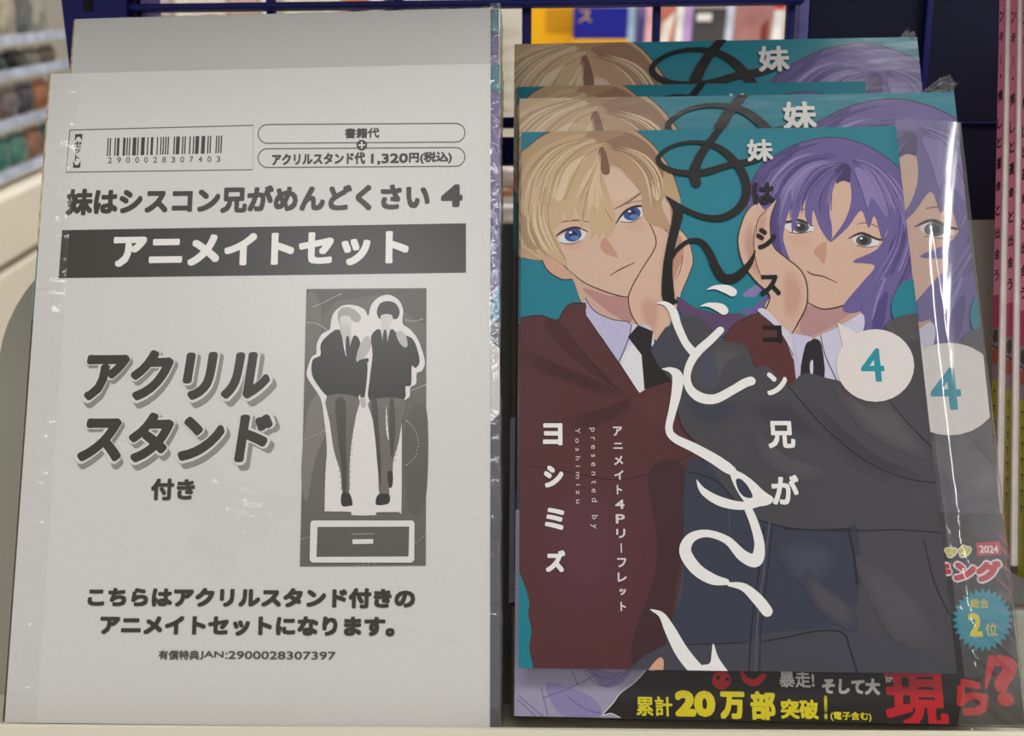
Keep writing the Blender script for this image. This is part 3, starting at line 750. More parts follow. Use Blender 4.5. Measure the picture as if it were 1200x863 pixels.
    # ---- author and note
    I.column('ヨシミズ', 647.7, 509.5, 658, 23, 26, WT, .32, x_end=651)
    I.text('Yoshimizu', (674, 502, 680.8, 590.5), (214, 200, 198), .02, rot=90, space=1.9)
    I.text('presented by', (690, 502, 700.8, 620), (214, 200, 198), .02, rot=90, space=1.9)
    I.column('アニメイト4Pリーフレット', 723.5, 506, 711, 11, 11, (226, 216, 212), .1, x_end=730)


# ------------------------------------------------------------------ the paper band round the foot of the book
def band_art(I):
    K = (46, 42, 42); Y = (232, 216, 46); R = (198, 40, 50); WT = (214, 210, 206); TL = (46, 146, 164)
    I.poly([(560, 560), (1300, 560), (1300, 900), (560, 900)], K, smooth=False)
    # pale violet drawing on the left
    I.poly([(560, 600), (770, 600), (770, 770), (757, 785), (743, 800), (727, 812), (718, 824), (706, 838), (716, 836), (728, 842), (732, 850), (560, 860)], (170, 163, 190), n=3)
    V = (110, 96, 160)
    I.poly([(685, 780), (705, 785), (725, 788), (740, 784), (728, 800), (712, 806), (698, 798)], (140, 130, 178)); I.poly([(640, 800), (690, 815), (704, 838), (660, 840)], (150, 141, 186))
    for s in (((683, 784), (697, 800), (713, 803), (732, 789)), ((690, 782), (702, 793), (716, 795), (728, 786)), ((608, 815), (625, 830), (640, 842)), ((606, 819), (618, 830), (630, 842)), ((634, 805), (638, 822), (642, 838)), ((664, 815), (684, 830), (704, 836)), ((670, 786), (676, 800), (678, 802)), ((636, 818), (668, 806), (700, 790))):
        I.stroke([(a, b, .9) for a, b in s], V)
    I.stroke([(757, 785, 1.2), (743, 800, 1.2), (727, 812, 1.2), (718, 824, 1.2), (706, 838, 1.2), (716, 836, 1.2), (728, 842, 1.2)], (225, 222, 222))
    I.text('累計', (745, 815.5, 788, 839.5), Y, .12); I.text('20', (790, 808.5, 838.5, 840.5), Y, .6); I.text('万', (842.5, 810, 873, 843), Y, .42); I.text('部', (878, 809.5, 909, 844), Y, .3)
    I.text('突破', (913.5, 819, 959, 843), Y, .2); I.text('!', (963.5, 814.5, 970, 843), Y, .28, shear=.05); I.text('(電子含む)', (972, 833.5, 1020.5, 845.5), Y, .06)
    I.disc(845, 797, 11, 11, R); I.disc(841, 794, 2.2, 2.8, K); I.disc(852, 796, 2.6, 2, K); I.stroke([(868, 786, 3), (873, 796, 7), (884, 800, 8), (894, 792, 6)], R)
    I.text('暴走!', (912, 786, 954, 806), WT, .1); I.text('そして大', (961, 794, 1032, 814.5), WT, .22, shear=.1); I.text('開', (1036, 784, 1052, 800), WT, .1)
    I.poly([(838, 846.5), (862, 847), (862, 850), (836, 850)], (222, 218, 212), smooth=False); I.poly([(871, 847.5), (890, 848), (890, 851), (870, 851)], (222, 218, 212), smooth=False)
    I.text('現', (1033, 783, 1112, 855), R, .5); I.text('ら', (1117, 795, 1158, 839), R, .55); I.stroke([(1161, 771, 8), (1158, 785, 8), (1154, 806, 2.5)], R); I.disc(1152.5, 817, 4.6, 4.6, R); I.text('?', (1160, 767, 1196, 828), R, .7)
    st = []
    for i in range(56):
        r = 1.0 if i % 2 == 0 else .83; t = 2 * math.pi * i / 56
        st.append((1150 + 36 * r * math.cos(t), 726.5 + 37.5 * r * math.sin(t)))
    I.poly(st, TL, smooth=False)
    I.text('総合', (1135, 701.5, 1158, 713), (214, 196, 60), .06); I.text('2', (1132.5, 718.5, 1150.5, 746), Y, .3); I.text('位', (1152.5, 730, 1168, 745.5), (214, 196, 60), .06)
    I.text('ック', (1104, 638, 1139, 655), (240, 238, 232), .7, keep=True); I.text('ック', (1105.5, 639.5, 1137.5, 653.5), (214, 200, 52), .3)
    I.poly([(1142, 636.5), (1170, 634.5), (1172.5, 650), (1144, 652)], (196, 48, 62), smooth=False); I.text('2024', (1146, 639.5, 1169, 648.5), (236, 226, 226), .08)
    I.text('キング', (1082, 654, 1177, 685), (232, 226, 226), .95, shear=.15, keep=True); I.text('キング', (1085, 656.5, 1174, 682.5), (200, 46, 58), .45, shear=.15)
# ------------------------------------------------------------------ the shop behind: floor, walls
M = {
    'floor': mat('shop_floor', (196, 190, 178), 0.35, vary=.05, scale=3), 'wall': mat('shop_wall', (222, 216, 206), 0.8, vary=.03, scale=2),
    'cream': mat('cream_steel', (222, 214, 196), 0.45, vary=.03, scale=6), 'label': mat('price_strip', (176, 184, 204), 0.3, vary=.3, scale=32),
    'tray': mat('grey_plastic', (134, 132, 119), 0.42, vary=.03, scale=12, coat=.15), 'lip': mat('pale_plastic', (198, 192, 172), 0.5, vary=.03, scale=9),
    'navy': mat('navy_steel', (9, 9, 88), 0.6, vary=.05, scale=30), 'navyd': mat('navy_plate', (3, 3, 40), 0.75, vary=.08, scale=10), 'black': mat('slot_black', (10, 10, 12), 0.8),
    'lilac': mat('lilac_paint', (96, 92, 150), 0.5), 'paper': mat('paper_block', (205, 198, 184), 0.8, vary=.06, scale=400), 'yellow': mat('yellow_card', (236, 170, 12), 0.5), 'amber': mat('amber_card', (196, 138, 10), 0.5),
    'blue': mat('blue_card', (24, 30, 140), 0.45), 'gold': mat('gold_letter', (222, 176, 40), 0.5),
}
FILM = film_mat('cling_film', rough=0.1, amount=1.0, haze=0.03)
CRINKLE = film_mat('crinkled_film', rough=0.16, amount=1.6, scale=500, haze=0.16)
RIM = film_mat('gathered_film', rough=0.14, amount=1.5, scale=500, haze=0.05)
SHINE = film_mat('stretched_film', rough=0.11, amount=2.0, scale=60, haze=0.012, bump=.08)


def plain(name, x0, x1, y0, y1, z0, z1, m, kind=None, parent=None, bevel=0):
    bm = bmesh.new(); box(bm, x0, x1, y0, y1, z0, z1, bevel)
    o = mesh(name, bm, m, parent)
    if kind: o['kind'] = kind
    return o


plain('floor', -4, 4, -3, 4.2, -0.1, 0.0, M['floor'], 'structure')
plain('wall_back', -4, 4, 4.0, 4.1, 0.0, 3.0, M['wall'], 'structure')
plain('wall_left', -2.0, -1.9, -3, 4.2, 0.0, 3.0, M['wall'], 'structure')

# ------------------------------------------------------------------ shelving at the left, running into the depth
dv = D(ray(531, -14)); dv.z = 0; dv.normalize()          # along the shelves
nv = Vector((dv.y, -dv.x, 0))                              # towards the aisle
P0 = at(0, 210, 1.15)
SM = Matrix(((nv.x, dv.x, 0, P0.x), (nv.y, dv.y, 0, P0.y), (0, 0, 1, 0), (0, 0, 0, 1)))


def on_unit(x, y, off=0.0):
    d = D(ray(x, y)); o = P0 + nv * off
    return CL + d * ((o - CL).dot(nv) / d.dot(nv))


unit = thing('shelving_unit', 'cream steel shop shelving with price strips at the far left', 'shelving', SM)
rails = [on_unit(0, y).z for y in (52, 93, 152, 212)]
for i, z in enumerate(rails):
    bm = bmesh.new(); box(bm, -0.32, 0.0, -0.6, 0.34, z - 0.008, z, 0.002); mesh('shelf', bm, M['cream'], unit)
    bm = bmesh.new(); box(bm, 0.001, 0.006, -0.6, 0.34, z - 0.002, z + 0.011); mesh('price_strip', bm, M['label'], unit)
bm = bmesh.new(); box(bm, -0.34, -0.322, -0.6, 0.34, 0.0, 1.9); mesh('back_board', bm, M['cream'], unit)
zb = on_unit(0, 305).z
bm = bmesh.new(); box(bm, -0.318, 0.03, -0.6, 0.34, zb + 0.006, rails[3] - 0.012, 0.004); mesh('base_panel', bm, M['cream'], unit)
bm = bmesh.new(); box(bm, -0.318, 0.03, -0.6, 0.34, 0.0, zb - 0.004, 0.004); mesh('kick_panel', bm, M['cream'], unit)


def pillow(w, h, t, seed, n=10):
    bm = bmesh.new(); g = {}
    for s in (1, -1):
        for i in range(n + 1):
            for j in range(n + 1):
                u, v = i / n * 2 - 1, j / n * 2 - 1
                z = t * max(0, (1 - u ** 4)) * max(0, (1 - v ** 4)) ** .8
                z *= 1 + .35 * noise.noise(Vector((u * 2.2 + seed, v * 2.2, s)))
                if s == -1 and (i in (0, n) or j in (0, n)): g[(s, i, j)] = g[(1, i, j)]; continue
                zz = .002 * math.sin(j * 2.4) if i in (0, n) else 0
                g[(s, i, j)] = bm.verts.new((u * w / 2, s * z + zz, (v + 1) * h / 2))
        for i in range(n):
            for j in range(n):
                q = [g[(s, i, j)], g[(s, i + 1, j)], g[(s, i + 1, j + 1)], g[(s, i, j + 1)]]
                if len(set(q)) >= 3: bm.faces.new(q if s == 1 else q[::-1])
    return bm


rows = [(rails[0], 'grey', 'top', [(150, 150, 140), (120, 128, 130), (196, 192, 170), (104, 140, 132), (170, 160, 140), (92, 98, 100)]),
        (rails[1], 'dark', 'second', [(120, 112, 104), (30, 34, 74), (26, 28, 62), (70, 96, 84), (54, 52, 56), (150, 146, 138)]),
        (rails[2], 'orange', 'third', [(150, 128, 116), (168, 102, 66), (176, 116, 80), (120, 108, 110), (70, 70, 84), (172, 112, 76)]),
        (rails[3], 'teal green', 'fourth', [(150, 150, 140), (70, 128, 116), (74, 134, 122), (86, 140, 128), (160, 110, 92), (66, 120, 110)])]
for z, word, ordn, cols in rows:
    for k in range(7):
        c = cols[k % 6]
        o = thing('wrapped_packet', f'small wrapped packet, part of the mostly {word} row on the {ordn} visible left shelf', 'packet', None, f'packets on the {ordn} left shelf')
        w, h = 0.051, {'top': .075, 'second': .03, 'third': .046, 'fourth': .046}[ordn]
        y = -0.05 + k * 0.054
        o.matrix_world = SM @ Matrix.Translation((-0.028, y, z + 0.001)) @ Matrix.Rotation(math.radians(90), 4, 'Z') @ Matrix.Rotation(math.radians(9 + random.uniform(-4, 4)), 4, 'X')
        m = mat('packet_print', c, 0.25, coat=.8, vary=.4, scale=45, bump=.6)
        mesh('bag', pillow(w, h, 0.012, k + len(word)), m, o, smooth=True)
        bm = bmesh.new(); box(bm, -w * .42, w * .42, -0.0012, 0.0012, h + .0003, h + .009, .0003)
        mesh('header_card', bm, mat('header_print', tuple(min(255, int(v * .5 + 110)) for v in c), 0.5, vary=.2, scale=60), o)

# ------------------------------------------------------------------ bookcase seen through the wire grid
ZB = 1.40


def slab(name, x0, x1, y0, y1, z, t, m, parent=None, down=0.0, bevel=0.001):
    """upright board facing us between those edges of the view, at depth z metres; down = how far it goes on below"""
    a = at(x0, y0, z); b = at(x1, y1, z)
    zt, zl = a.z, b.z - down
    bm = bmesh.new(); box(bm, a.x, b.x, a.y, a.y + t, min(zt, zl), max(zt, zl), bevel)
    return mesh(name, bm, m, parent)


cab = thing('bookcase', 'cream bookcase across the aisle seen through the blue wire grid', 'bookcase', Matrix.Translation((0, at(600, 30, ZB).y, 0)))
yb = cab.location.y
zs = at(600, 74, ZB).z
def cabpart(name, x0, x1, y0, y1, z0, z1, m):
    bm = bmesh.new(); box(bm, x0, x1, y0, y1, z0, z1, .003); mesh(name, bm, m, cab)
cabpart('back_board', -0.70, 0.75, 0.20, 0.215, 0.0, 1.75, M['cream'])
for x in (-0.70, 0.735): cabpart('side_panel', x, x + .015, -0.04, 0.2, 0.0, 1.75, M['cream'])
for z in (zs, zs + 0.33, zs - 0.33, zs - 0.66, 0.08): cabpart('shelf', -0.685, 0.735, -0.04, 0.2, z - 0.015, z, M['cream'])


def far_book(x0, x1, y0, col, label, cover2=None, t=0.014, dz=0.0):
    a = at(x0, y0, ZB); b = at(x1, y0, ZB)
    o = thing('book', label, 'book', Matrix.Translation(((a.x + b.x) / 2, a.y + dz, zs + .0006)), 'books in the bookcase across the aisle')
    w = (b.x - a.x) / 2; h = a.z - zs
    bm = bmesh.new(); box(bm, -w, w, 0, .0012, 0, h); box(bm, -w, w, t - .0012, t, 0, h); box(bm, -w, -w + .001, .0012, t - .0012, 0, h)
    mesh('cover', bm, mat('book_print', col, .4, vary=.25, scale=22, coat=.4), o)
    bm = bmesh.new(); box(bm, -w + .002, w - .002, .0014, t - .0014, .002, h - .002); mesh('page_block', bm, M['paper'], o)
    if cover2:
        bm = bmesh.new(); c = [Vector(((p[0] - .5) * 2 * w, -.0006, p[1] * h)) for p in cover2[1]]
        prism(bm, c, Vector((0, .0005, 0))); mesh('cover_panel', bm, mat('panel_print', cover2[0], .4, vary=.1, scale=30), o)
    return o


far_book(168, 196, -14, (196, 170, 176), 'pinkish book standing at the left end of the far bookcase row')
far_book(200, 262, -18, (212, 204, 190), 'wide cream book second in the far bookcase row')
far_book(266, 300, -10, (190, 160, 150), 'dusky pink book left of the thin grid bar')
far_book(303, 322, -16, (224, 220, 210), 'narrow white book just behind the thin grid bar')
far_book(330, 398, -14, (206, 200, 180), 'broad cream book right of the thin grid bar')
far_book(402, 428, -12, (196, 120, 40), 'orange brown book beside the broad cream one', ((40, 40, 60), [(.2, .3), (.8, .3), (.8, .8), (.2, .8)]))
far_book(432, 448, -16, (226, 224, 220), 'thin white book between orange and dark books')
far_book(450, 466, -14, (60, 60, 62), 'thin dark grey book in the far row')
far_book(472, 540, -15, (200, 196, 188), 'plain grey white book above the white paper set')
far_book(542, 586, -14, (214, 200, 178), 'pale beige book behind the corner of the white set')
far_book(727, 745, 9, (150, 178, 200), 'light blue book next to the blue box')
far_book(746, 757, 8, (104, 90, 150), 'slim violet book beside the light blue one', ((60, 60, 110), [(.1, .1), (.9, .1), (.9, .75), (.4, .85)]))
far_book(758, 766, 8, (226, 170, 180), 'slim pink book left of a grid bar')
far_book(775, 793, 7, (190, 110, 90), 'reddish brown book right of a grid bar', ((226, 214, 200), [(.0, .2), (.6, .3), (1, .9), (.2, .7)]))
far_book(794, 803, 6, (232, 230, 226), 'thin white book next to the lilac one')
far_book(804, 813, 7, (190, 150, 210), 'thin lilac book next to the dark grey book')
far_book(814, 852, 10, (66, 64, 66), 'dark grey book with a pale label on it', ((222, 218, 214), [(.1, .76), (.55, .76), (.55, .9), (.1, .9)]))
far_book(853, 862, 6, (200, 206, 222), 'pale blue slim book beside the dark grey book')
far_book(863, 908, 4, (164, 112, 108), 'dusty rose book with a red brown drawing', ((120, 50, 46), [(.74, .15), (.92, .3), (.9, .75), (.7, .6)]))
far_book(909, 921, 2, (230, 226, 224), 'slim white book with a red top', ((200, 50, 56), [(0, .86), (1, .86), (1, 1), (0, 1)]))
# yellow stand with the blue box
ys = thing('yellow_sign', 'yellow cardboard sign with a darker patch, behind the grid', 'sign', Matrix.Translation(((at(658, 10, 1.3).x), at(658, 10, 1.3).y, zs)))
a, b = at(627, -6, 1.3), at(722, 10, 1.3); w = (b.x - a.x) / 2; h = a.z - zs
bm = bmesh.new(); box(bm, -w - .0, w, 0, .012, 0, h, .002); mesh('board', bm, M['yellow'], ys)
c1, c2 = at(640, 10, 1.3), at(674, 37, 1.3); cx = ys.location.x
bm = bmesh.new(); box(bm, c1.x - cx, c2.x - cx, -.001, -.0001, c2.z - zs, c1.z - zs); mesh('dark_patch', bm, M['amber'], ys)
bl = at(672, 46, 1.27); br = at(735, 8, 1.27)
bx = thing('blue_box', 'dark blue carton with one gold katakana letter on its front', 'box', Matrix.Translation(((bl.x + br.x) / 2, bl.y, bl.z)))
w = (br.x - bl.x) / 2; h = br.z - bl.z
bm = bmesh.new(); box(bm, -w, w, 0, .025, 0, h, .001); mesh('carton', bm, M['blue'], bx)
vs, fs = glyphs('ス'); bm = bmesh.new(); g1, g2 = at(677, 12, 1.27), at(692, 26, 1.27)
for dx, dz in ((0, 0),):
    q = [bm.verts.new((g1.x + (g2.x - g1.x) * u - bx.location.x + dx, -.0006, g1.z + (g2.z - g1.z) * v - bl.z + dz)) for u, v in vs]
    for f in fs: bm.faces.new([q[i] for i in f])
mesh('letter', bm, M['gold'], bx)
ss = thing('cardboard_shelf', 'small yellow cardboard shelf under the blue carton', 'shelf', Matrix.Translation((bx.location.x, bl.y, bl.z)))
bm = bmesh.new(); box(bm, -w * 1.05, w * 1.05, -.005, .028, -.006, -.0002, .001); mesh('ledge', bm, M['yellow'], ss)
bm = bmesh.new(); prism(bm, [Vector((w * .3, 0, -.006)), Vector((w * .9, 0, -.006)), Vector((w * .9, 0, -.03))], Vector((0, .02, 0))); mesh('bracket', bm, M['amber'], ss)

# white wire basket and low shelf of stock seen in the gap
wb = thing('wire_basket', 'white wire mesh panel seen in the gap between the two stacks', 'wire basket', None)
a = at(560, 10, .9); wb.location = a
bm = bmesh.new()
for i in range(5): box(bm, i * .012, i * .012 + .002, 0, .002, -.16, .01)
mesh('upright_wires', bm, M['cream'], wb)
bm = bmesh.new()
for k in range(10): box(bm, -.004, .053, .002, .004, -.156 + k * .017, -.1542 + k * .017)
mesh('cross_wires', bm, M['cream'], wb)
bm = bmesh.new(); box(bm, -.006, .052, .02, .024, -.16, .01); mesh('liner', bm, M['wall'], wb)
pl0 = at(597, 262, .62)
pl = thing('display_plinth', 'cream plinth under the packets in the gap between the stacks', 'plinth', Matrix.Translation((pl0.x, pl0.y, 0)))
bm = bmesh.new(); box(bm, -.06, .06, -.02, .05, pl0.z - .02, pl0.z - .0005, .002); mesh('top', bm, M['cream'], pl)
bm = bmesh.new(); box(bm, -.055, .055, -.015, .045, 0, pl0.z - .02, .002); mesh('body', bm, M['cream'], pl)
for i, (y0, y1, c, lb) in enumerate(((192, 214, (214, 196, 190), 'pinkish white packet low in the gap between the stacks'), (216, 232, (176, 120, 88), 'brown orange packet below the pinkish one in the gap'), (234, 262, (206, 196, 190), 'pale packet lowest in the gap between the stacks'))):
    p = at(597, y1, .62); hh = at(597, y0, .62).z - p.z
    o = thing('packet', lb, 'packet', Matrix.Translation(p)); mesh('bag', pillow(.05, hh, .008, i), mat('packet_print', c, .3, coat=.7, vary=.3, scale=60), o, smooth=True)
    bm = bmesh.new(); box(bm, -.02, .02, -.001, .001, hh - .001, hh + .004); mesh('header_card', bm, M['cream'], o)

# ------------------------------------------------------------------ blue fixture behind the books
GB_ = 34 + 10                                    # mm behind the book plane at its foot


class Plane:
    """upright plane of the fixture at a distance (mm) ahead, leaning with the display"""
    X = Vector((0.99906, 0.04339, 0.0)); Yv = Vector((0.00724, -0.16661, -0.986)); Zv = Vector((-0.04278, 0.98507, -0.16677))

    def __init__(self, dist): self.d = dist

    def uv(self, x, y):
        r = ray(x, y); ax = Vector((0.99906, 0.00724, -0.04278)); ay = Vector((0.04339, -0.16661, 0.98507)); az = Vector((0, -0.986, -0.16677))
        q = r * (self.d / r.dot(ay)); return q.dot(ax), q.dot(az)

    def mw(self, u, v):
        ax = Vector((0.99906, 0.00724, -0.04278)); ay = Vector((0.04339, -0.16661, 0.98507)); az = Vector((0, -0.986, -0.16677))
        o = W(ax * u + ay * self.d + az * v); m = Matrix.Identity(4)
        for j, e in enumerate((D(ax), D(ay), D(az))):
            for i in range(3): m[i][j] = e[i]
        for i in range(3): m[i][3] = o[i]
        return m


GP = Plane(306)
mm = .001
g0 = GP.uv(600, 260)
grid = thing('wire_grid', 'navy blue wire grid panel standing behind both stacks of books', 'grid panel', GP.mw(*g0))
def gbar(x0, y0, x1, y1, name, dz=0.0, t=4.5, xr=600, yr=60):
    a = (GP.uv(x0, yr)[0], GP.uv(xr, y0)[1]); b = (GP.uv(x1, yr)[0], GP.uv(xr, y1)[1])
    bm = bmesh.new(); box(bm, (a[0] - g0[0]) * mm, (b[0] - g0[0]) * mm, dz * mm, (dz + t) * mm, (b[1] - g0[1]) * mm, (a[1] - g0[1]) * mm, .0008, 2)
    mesh(name, bm, M['navy'], grid, smooth=False)
for x, w in ((318, 9), (467, 10), (617, 11), (769, 9), (926, 9)): gbar(x - w / 2, -90, x + w / 2, 300, 'upright_bar')
for ya, yb_ in ((2.5, 11), (139, 151), (162, 195), (-90, -80)): gbar(150, ya, 936, yb_, 'cross_bar', dz=-4.6)

LP = Plane(300)
l0 = LP.uv(112, 300)
post = thing('slotted_post', 'navy blue steel post with a black slot beside the rear white set', 'post', LP.mw(*l0))
def lbox(pl, o0, x0, y0, x1, y1, z0, z1, name, m, par, bev=.0006):
    xm = min(max((x0 + x1) / 2, 0), 1150); a = (pl.uv(x0, 60)[0], pl.uv(xm, y0)[1]); b = (pl.uv(x1, 60)[0], pl.uv(xm, y1)[1])
    bm = bmesh.new(); box(bm, (a[0] - o0[0]) * mm, (b[0] - o0[0]) * mm, z0 * mm, z1 * mm, (b[1] - o0[1]) * mm, (a[1] - o0[1]) * mm, bev); mesh(name, bm, m, par)
pa, pb, pc, pd = LP.uv(71, -40), LP.uv(148, -40), LP.uv(148, 300), LP.uv(108, 300)
bm = bmesh.new(); prism(bm, [Vector(((p[0] - l0[0]) * mm, 0, (p[1] - l0[1]) * mm)) for p in (LP.uv(67, -40), pb, pc, pd)], Vector((0, .018, 0))); mesh('face_plate', bm, M['navy'], post)
lbox(LP, l0, 103, -34, 113, 13, -.4, -.05, 'slot', M['black'], post, 0)
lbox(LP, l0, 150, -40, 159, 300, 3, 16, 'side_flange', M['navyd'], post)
lbox(LP, l0, 160, -40, 166, 300, 5, 18, 'rear_flange', M['lilac'], post)

RP = Plane(318)
r0 = RP.uv(1060, 300)
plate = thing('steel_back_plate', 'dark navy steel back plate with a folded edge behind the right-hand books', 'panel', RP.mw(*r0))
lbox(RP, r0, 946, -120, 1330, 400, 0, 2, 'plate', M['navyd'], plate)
lbox(RP, r0, 1078, -120, 1086, 400, -3, -.1, 'folded_edge', M['navy'], plate)
lbox(RP, r0, 931, -120, 944, 400, -2, 4, 'lilac_edge', M['lilac'], plate)
lbox(RP, r0, 1100, 143, 1330, 146, -1.2, -.1, 'seam', M['navy'], plate)

# ------------------------------------------------------------------ display tray
TH = 36                                          # mm from the book plane back to the tray's back panel
tray = thing('display_tray', 'grey plastic display tray with rounded back panel holding the books', 'display tray', BOOK.mw(-5, 3, 20))
def tl(u, v, b): return Vector(((u + 5) * mm, (BOOK.h + 3 - v) * mm, (20 - b) * mm))
uL = BOOK.uv(-12, 500, TH)[0]; vT = BOOK.uv(900, 260, TH)[1]; vB = 184.5; uR = BOOK.uv(1330, 400, TH)[0]
out = []
for (cx, cy, r, a0) in ((uL + 47, vT + 47, 47, 180), (uR - 30, vT + 30, 30, 270), (uR - 8, vB - 8, 8, 0), (uL + 14, vB - 14, 14, 90)):
    for i in range(13):
        t = math.radians(a0 + 90 * i / 12); out.append(tl(cx + r * math.cos(t), cy + r * math.sin(t), TH))
bm = bmesh.new(); prism(bm, out, tl(0, 0, 3) - tl(0, 0, 0))
es = [e for e in bm.edges if len({f for f in e.link_faces}) == 2 and any(len(f.verts) > 8 for f in e.link_faces)]
bmesh.ops.bevel(bm, geom=es, offset=.0009, segments=3, affect='EDGES'); mesh('back_panel', bm, M['tray'], tray)
def tbox(u0, u1, v0, v1, b0, b1, name, m, bev=.001):
    p, q = tl(u0, v1, b1), tl(u1, v0, b0)
    bm = bmesh.new(); box(bm, p.x, q.x, p.y, q.y, p.z, q.z, bev, 3); mesh(name, bm, m, tray)
tbox(uL - 40, uR, 184.4, 189, -17.2, TH + 3, 'ledge', M['lip'])
lp = [BOOK.uv(x, y, -19.5) for x, y in ((-160, 848.6), (600, 855.5), (1360, 860))]
bm = bmesh.new(); prism(bm, [tl(p[0], p[1], -19.5) for p in lp] + [tl(p[0], p[1] + 22, -19.5) for p in reversed(lp)], tl(0, 0, 2.2) - tl(0, 0, 0))
bmesh.ops.bevel(bm, geom=list(bm.edges), offset=.0006, segments=3, affect='EDGES'); mesh('front_lip', bm, M['lip'], tray)
tbox(-137, -6, 161.2, 184.3, 4.2, TH - 1, 'riser_step', M['tray'])
tbox(-2, 175, 152.8, 184.3, 15.5, TH - 1, 'riser_step', M['tray'])


# ------------------------------------------------------------------ unseen shelf added above the display to shade the book tops
us = thing('shade_board', 'unseen navy board added above the display to shade the books', 'shelf', Matrix.Translation((0, .215, 1.415)))
bm = bmesh.new(); box(bm, -.55, .17, 0, .4, 0, .012, .002); mesh('board', bm, M['navy'], us)
bm = bmesh.new(); box(bm, -.55, .17, -.004, -.0005, -.004, .03, .001); mesh('front_edge', bm, M['navy'], us)
for x in (-.54, .155):
    bm = bmesh.new(); prism(bm, [Vector((x, .02, -.0005)), Vector((x, .39, -.0005)), Vector((x, .39, -.12))], Vector((.008, 0, 0))); mesh('bracket', bm, M['navy'], us)

# ------------------------------------------------------------------ books
def cover_shell(w, h, t, d=.5):
    """front, spine and back of a paper cover; x right, y up, z out of the page; front face at z = 0"""
    bm = bmesh.new()
    box(bm, 0, w * mm, 0, h * mm, -d * mm, 0); box(bm, 0, w * mm, 0, h * mm, -t * mm, -(t - d) * mm); box(bm, 0, d * mm, 0, h * mm, -(t - d) * mm, -d * mm)
    return bm


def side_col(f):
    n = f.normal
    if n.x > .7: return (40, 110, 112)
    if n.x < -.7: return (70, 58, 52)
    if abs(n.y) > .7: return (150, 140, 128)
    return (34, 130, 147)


def art_to_book(x, y):
    u, v = LEAF.uv(x, y); return (1.31 * u - 8.6, 1.27 * v - 2.3)


PR_BOOK = print_mat('book_cover_print', rough=.4, coat=.8, coat_rough=.2, wrinkle=.25, scale=40, stretch=(1, 2.5, 1))
PR_LEAF = print_mat('leaflet_print', rough=.38, coat=.15)
PR_SHEET = print_mat('copy_paper_print', rough=.6, coat=.8, coat_rough=.3, wrinkle=.12, scale=24, edge=(.002, .012))

BT = 11.2
bi = Ink(art_to_book, (0, 0, BOOK.w, BOOK.h), lambda u, v, z: (u * mm, (BOOK.h - v) * mm, z * mm), k=1.29, base=.02)
cover_art(bi, notes=False)
BZ = .05 + bi.lv * STEP
gi = Ink(BOOK.uv, (-.3, 126, BOOK.w + .3, BOOK.h), lambda u, v, z: (u * mm, (BOOK.h - v) * mm, z * mm), base=.06 + bi.lv * STEP)
band_art(gi)
li = page_ink(LEAF, base=.02)
cover_art(li)


def bump_film(pts_fn, nu, nv):
    bm = bmesh.new(); g = [[bm.verts.new(pts_fn(i / nu, j / nv)) for j in range(nv + 1)] for i in range(nu + 1)]
    for i in range(nu):
        for j in range(nv): bm.faces.new((g[i][j], g[i + 1][j], g[i + 1][j + 1], g[i][j + 1]))
    return bm


def tuft(pts, base_z, seed, n=14, amp=.0016):
    """crumpled corner of wrapping film"""
    bm = bmesh.new(); rnd = random.Random(seed)
    c = [Vector((x, y, 0)) for x, y in pts]
    g = []
    for i in range(n + 1):
        row = []
        for j in range(n + 1):
            u, v = i / n, j / n
            p = (c[0] * (1 - u) + c[1] * u) * (1 - v) + (c[3] * (1 - u) + c[2] * u) * v
            z = base_z + amp * 2.2 * noise.noise(Vector((u * 5 + seed, v * 5, 0))) + amp * noise.noise(Vector((u * 13, v * 13, seed))) + rnd.uniform(-.3, .3) * amp
            row.append(bm.verts.new((p.x + rnd.uniform(-.2, .2) * mm, p.y + rnd.uniform(-.2, .2) * mm, z)))
        g.append(row)
    for i in range(n):
        for j in range(n): bm.faces.new((g[i][j], g[i + 1][j], g[i + 1][j + 1], g[i][j + 1]))
    return bm


H_ = BOOK.h * mm; W_ = BOOK.w * mm


def make_book(label, front):
    t = thing('manga_volume', label, 'book', BOOK.mw(), 'shrink-wrapped manga volumes in the right stack')
    bi.build('cover', PR_BOOK, t, (cover_shell(BOOK.w, BOOK.h, BT), side_col))
    bm = bmesh.new(); box(bm, .001, W_ - .0015, .001, H_ - .001, -(BT - .6) * mm, -.0006); mesh('page_block', bm, M['paper'], t)
    bm = bmesh.new(); hb = (BOOK.h - 126) * mm
    box(bm, -.0004, W_ + .0004, 0, hb, (BZ - .2) * mm, (BZ + .005) * mm); box(bm, W_ + .0002, W_ + .0004, 0, hb, -(BT + .3) * mm, (BZ - .2) * mm); box(bm, -.0004, -.0002, 0, hb, -(BT + .3) * mm, (BZ - .2) * mm); box(bm, -.0004, W_ + .0004, 0, hb, -(BT + .5) * mm, -(BT + .25) * mm)
    b = gi.build('paper_band', PR_BOOK, t, (bm, lambda f: (46, 42, 42) if f.normal.x < .7 else (40, 104, 104)))
    b['label'] = 'black paper band with yellow and red lettering'
    return t


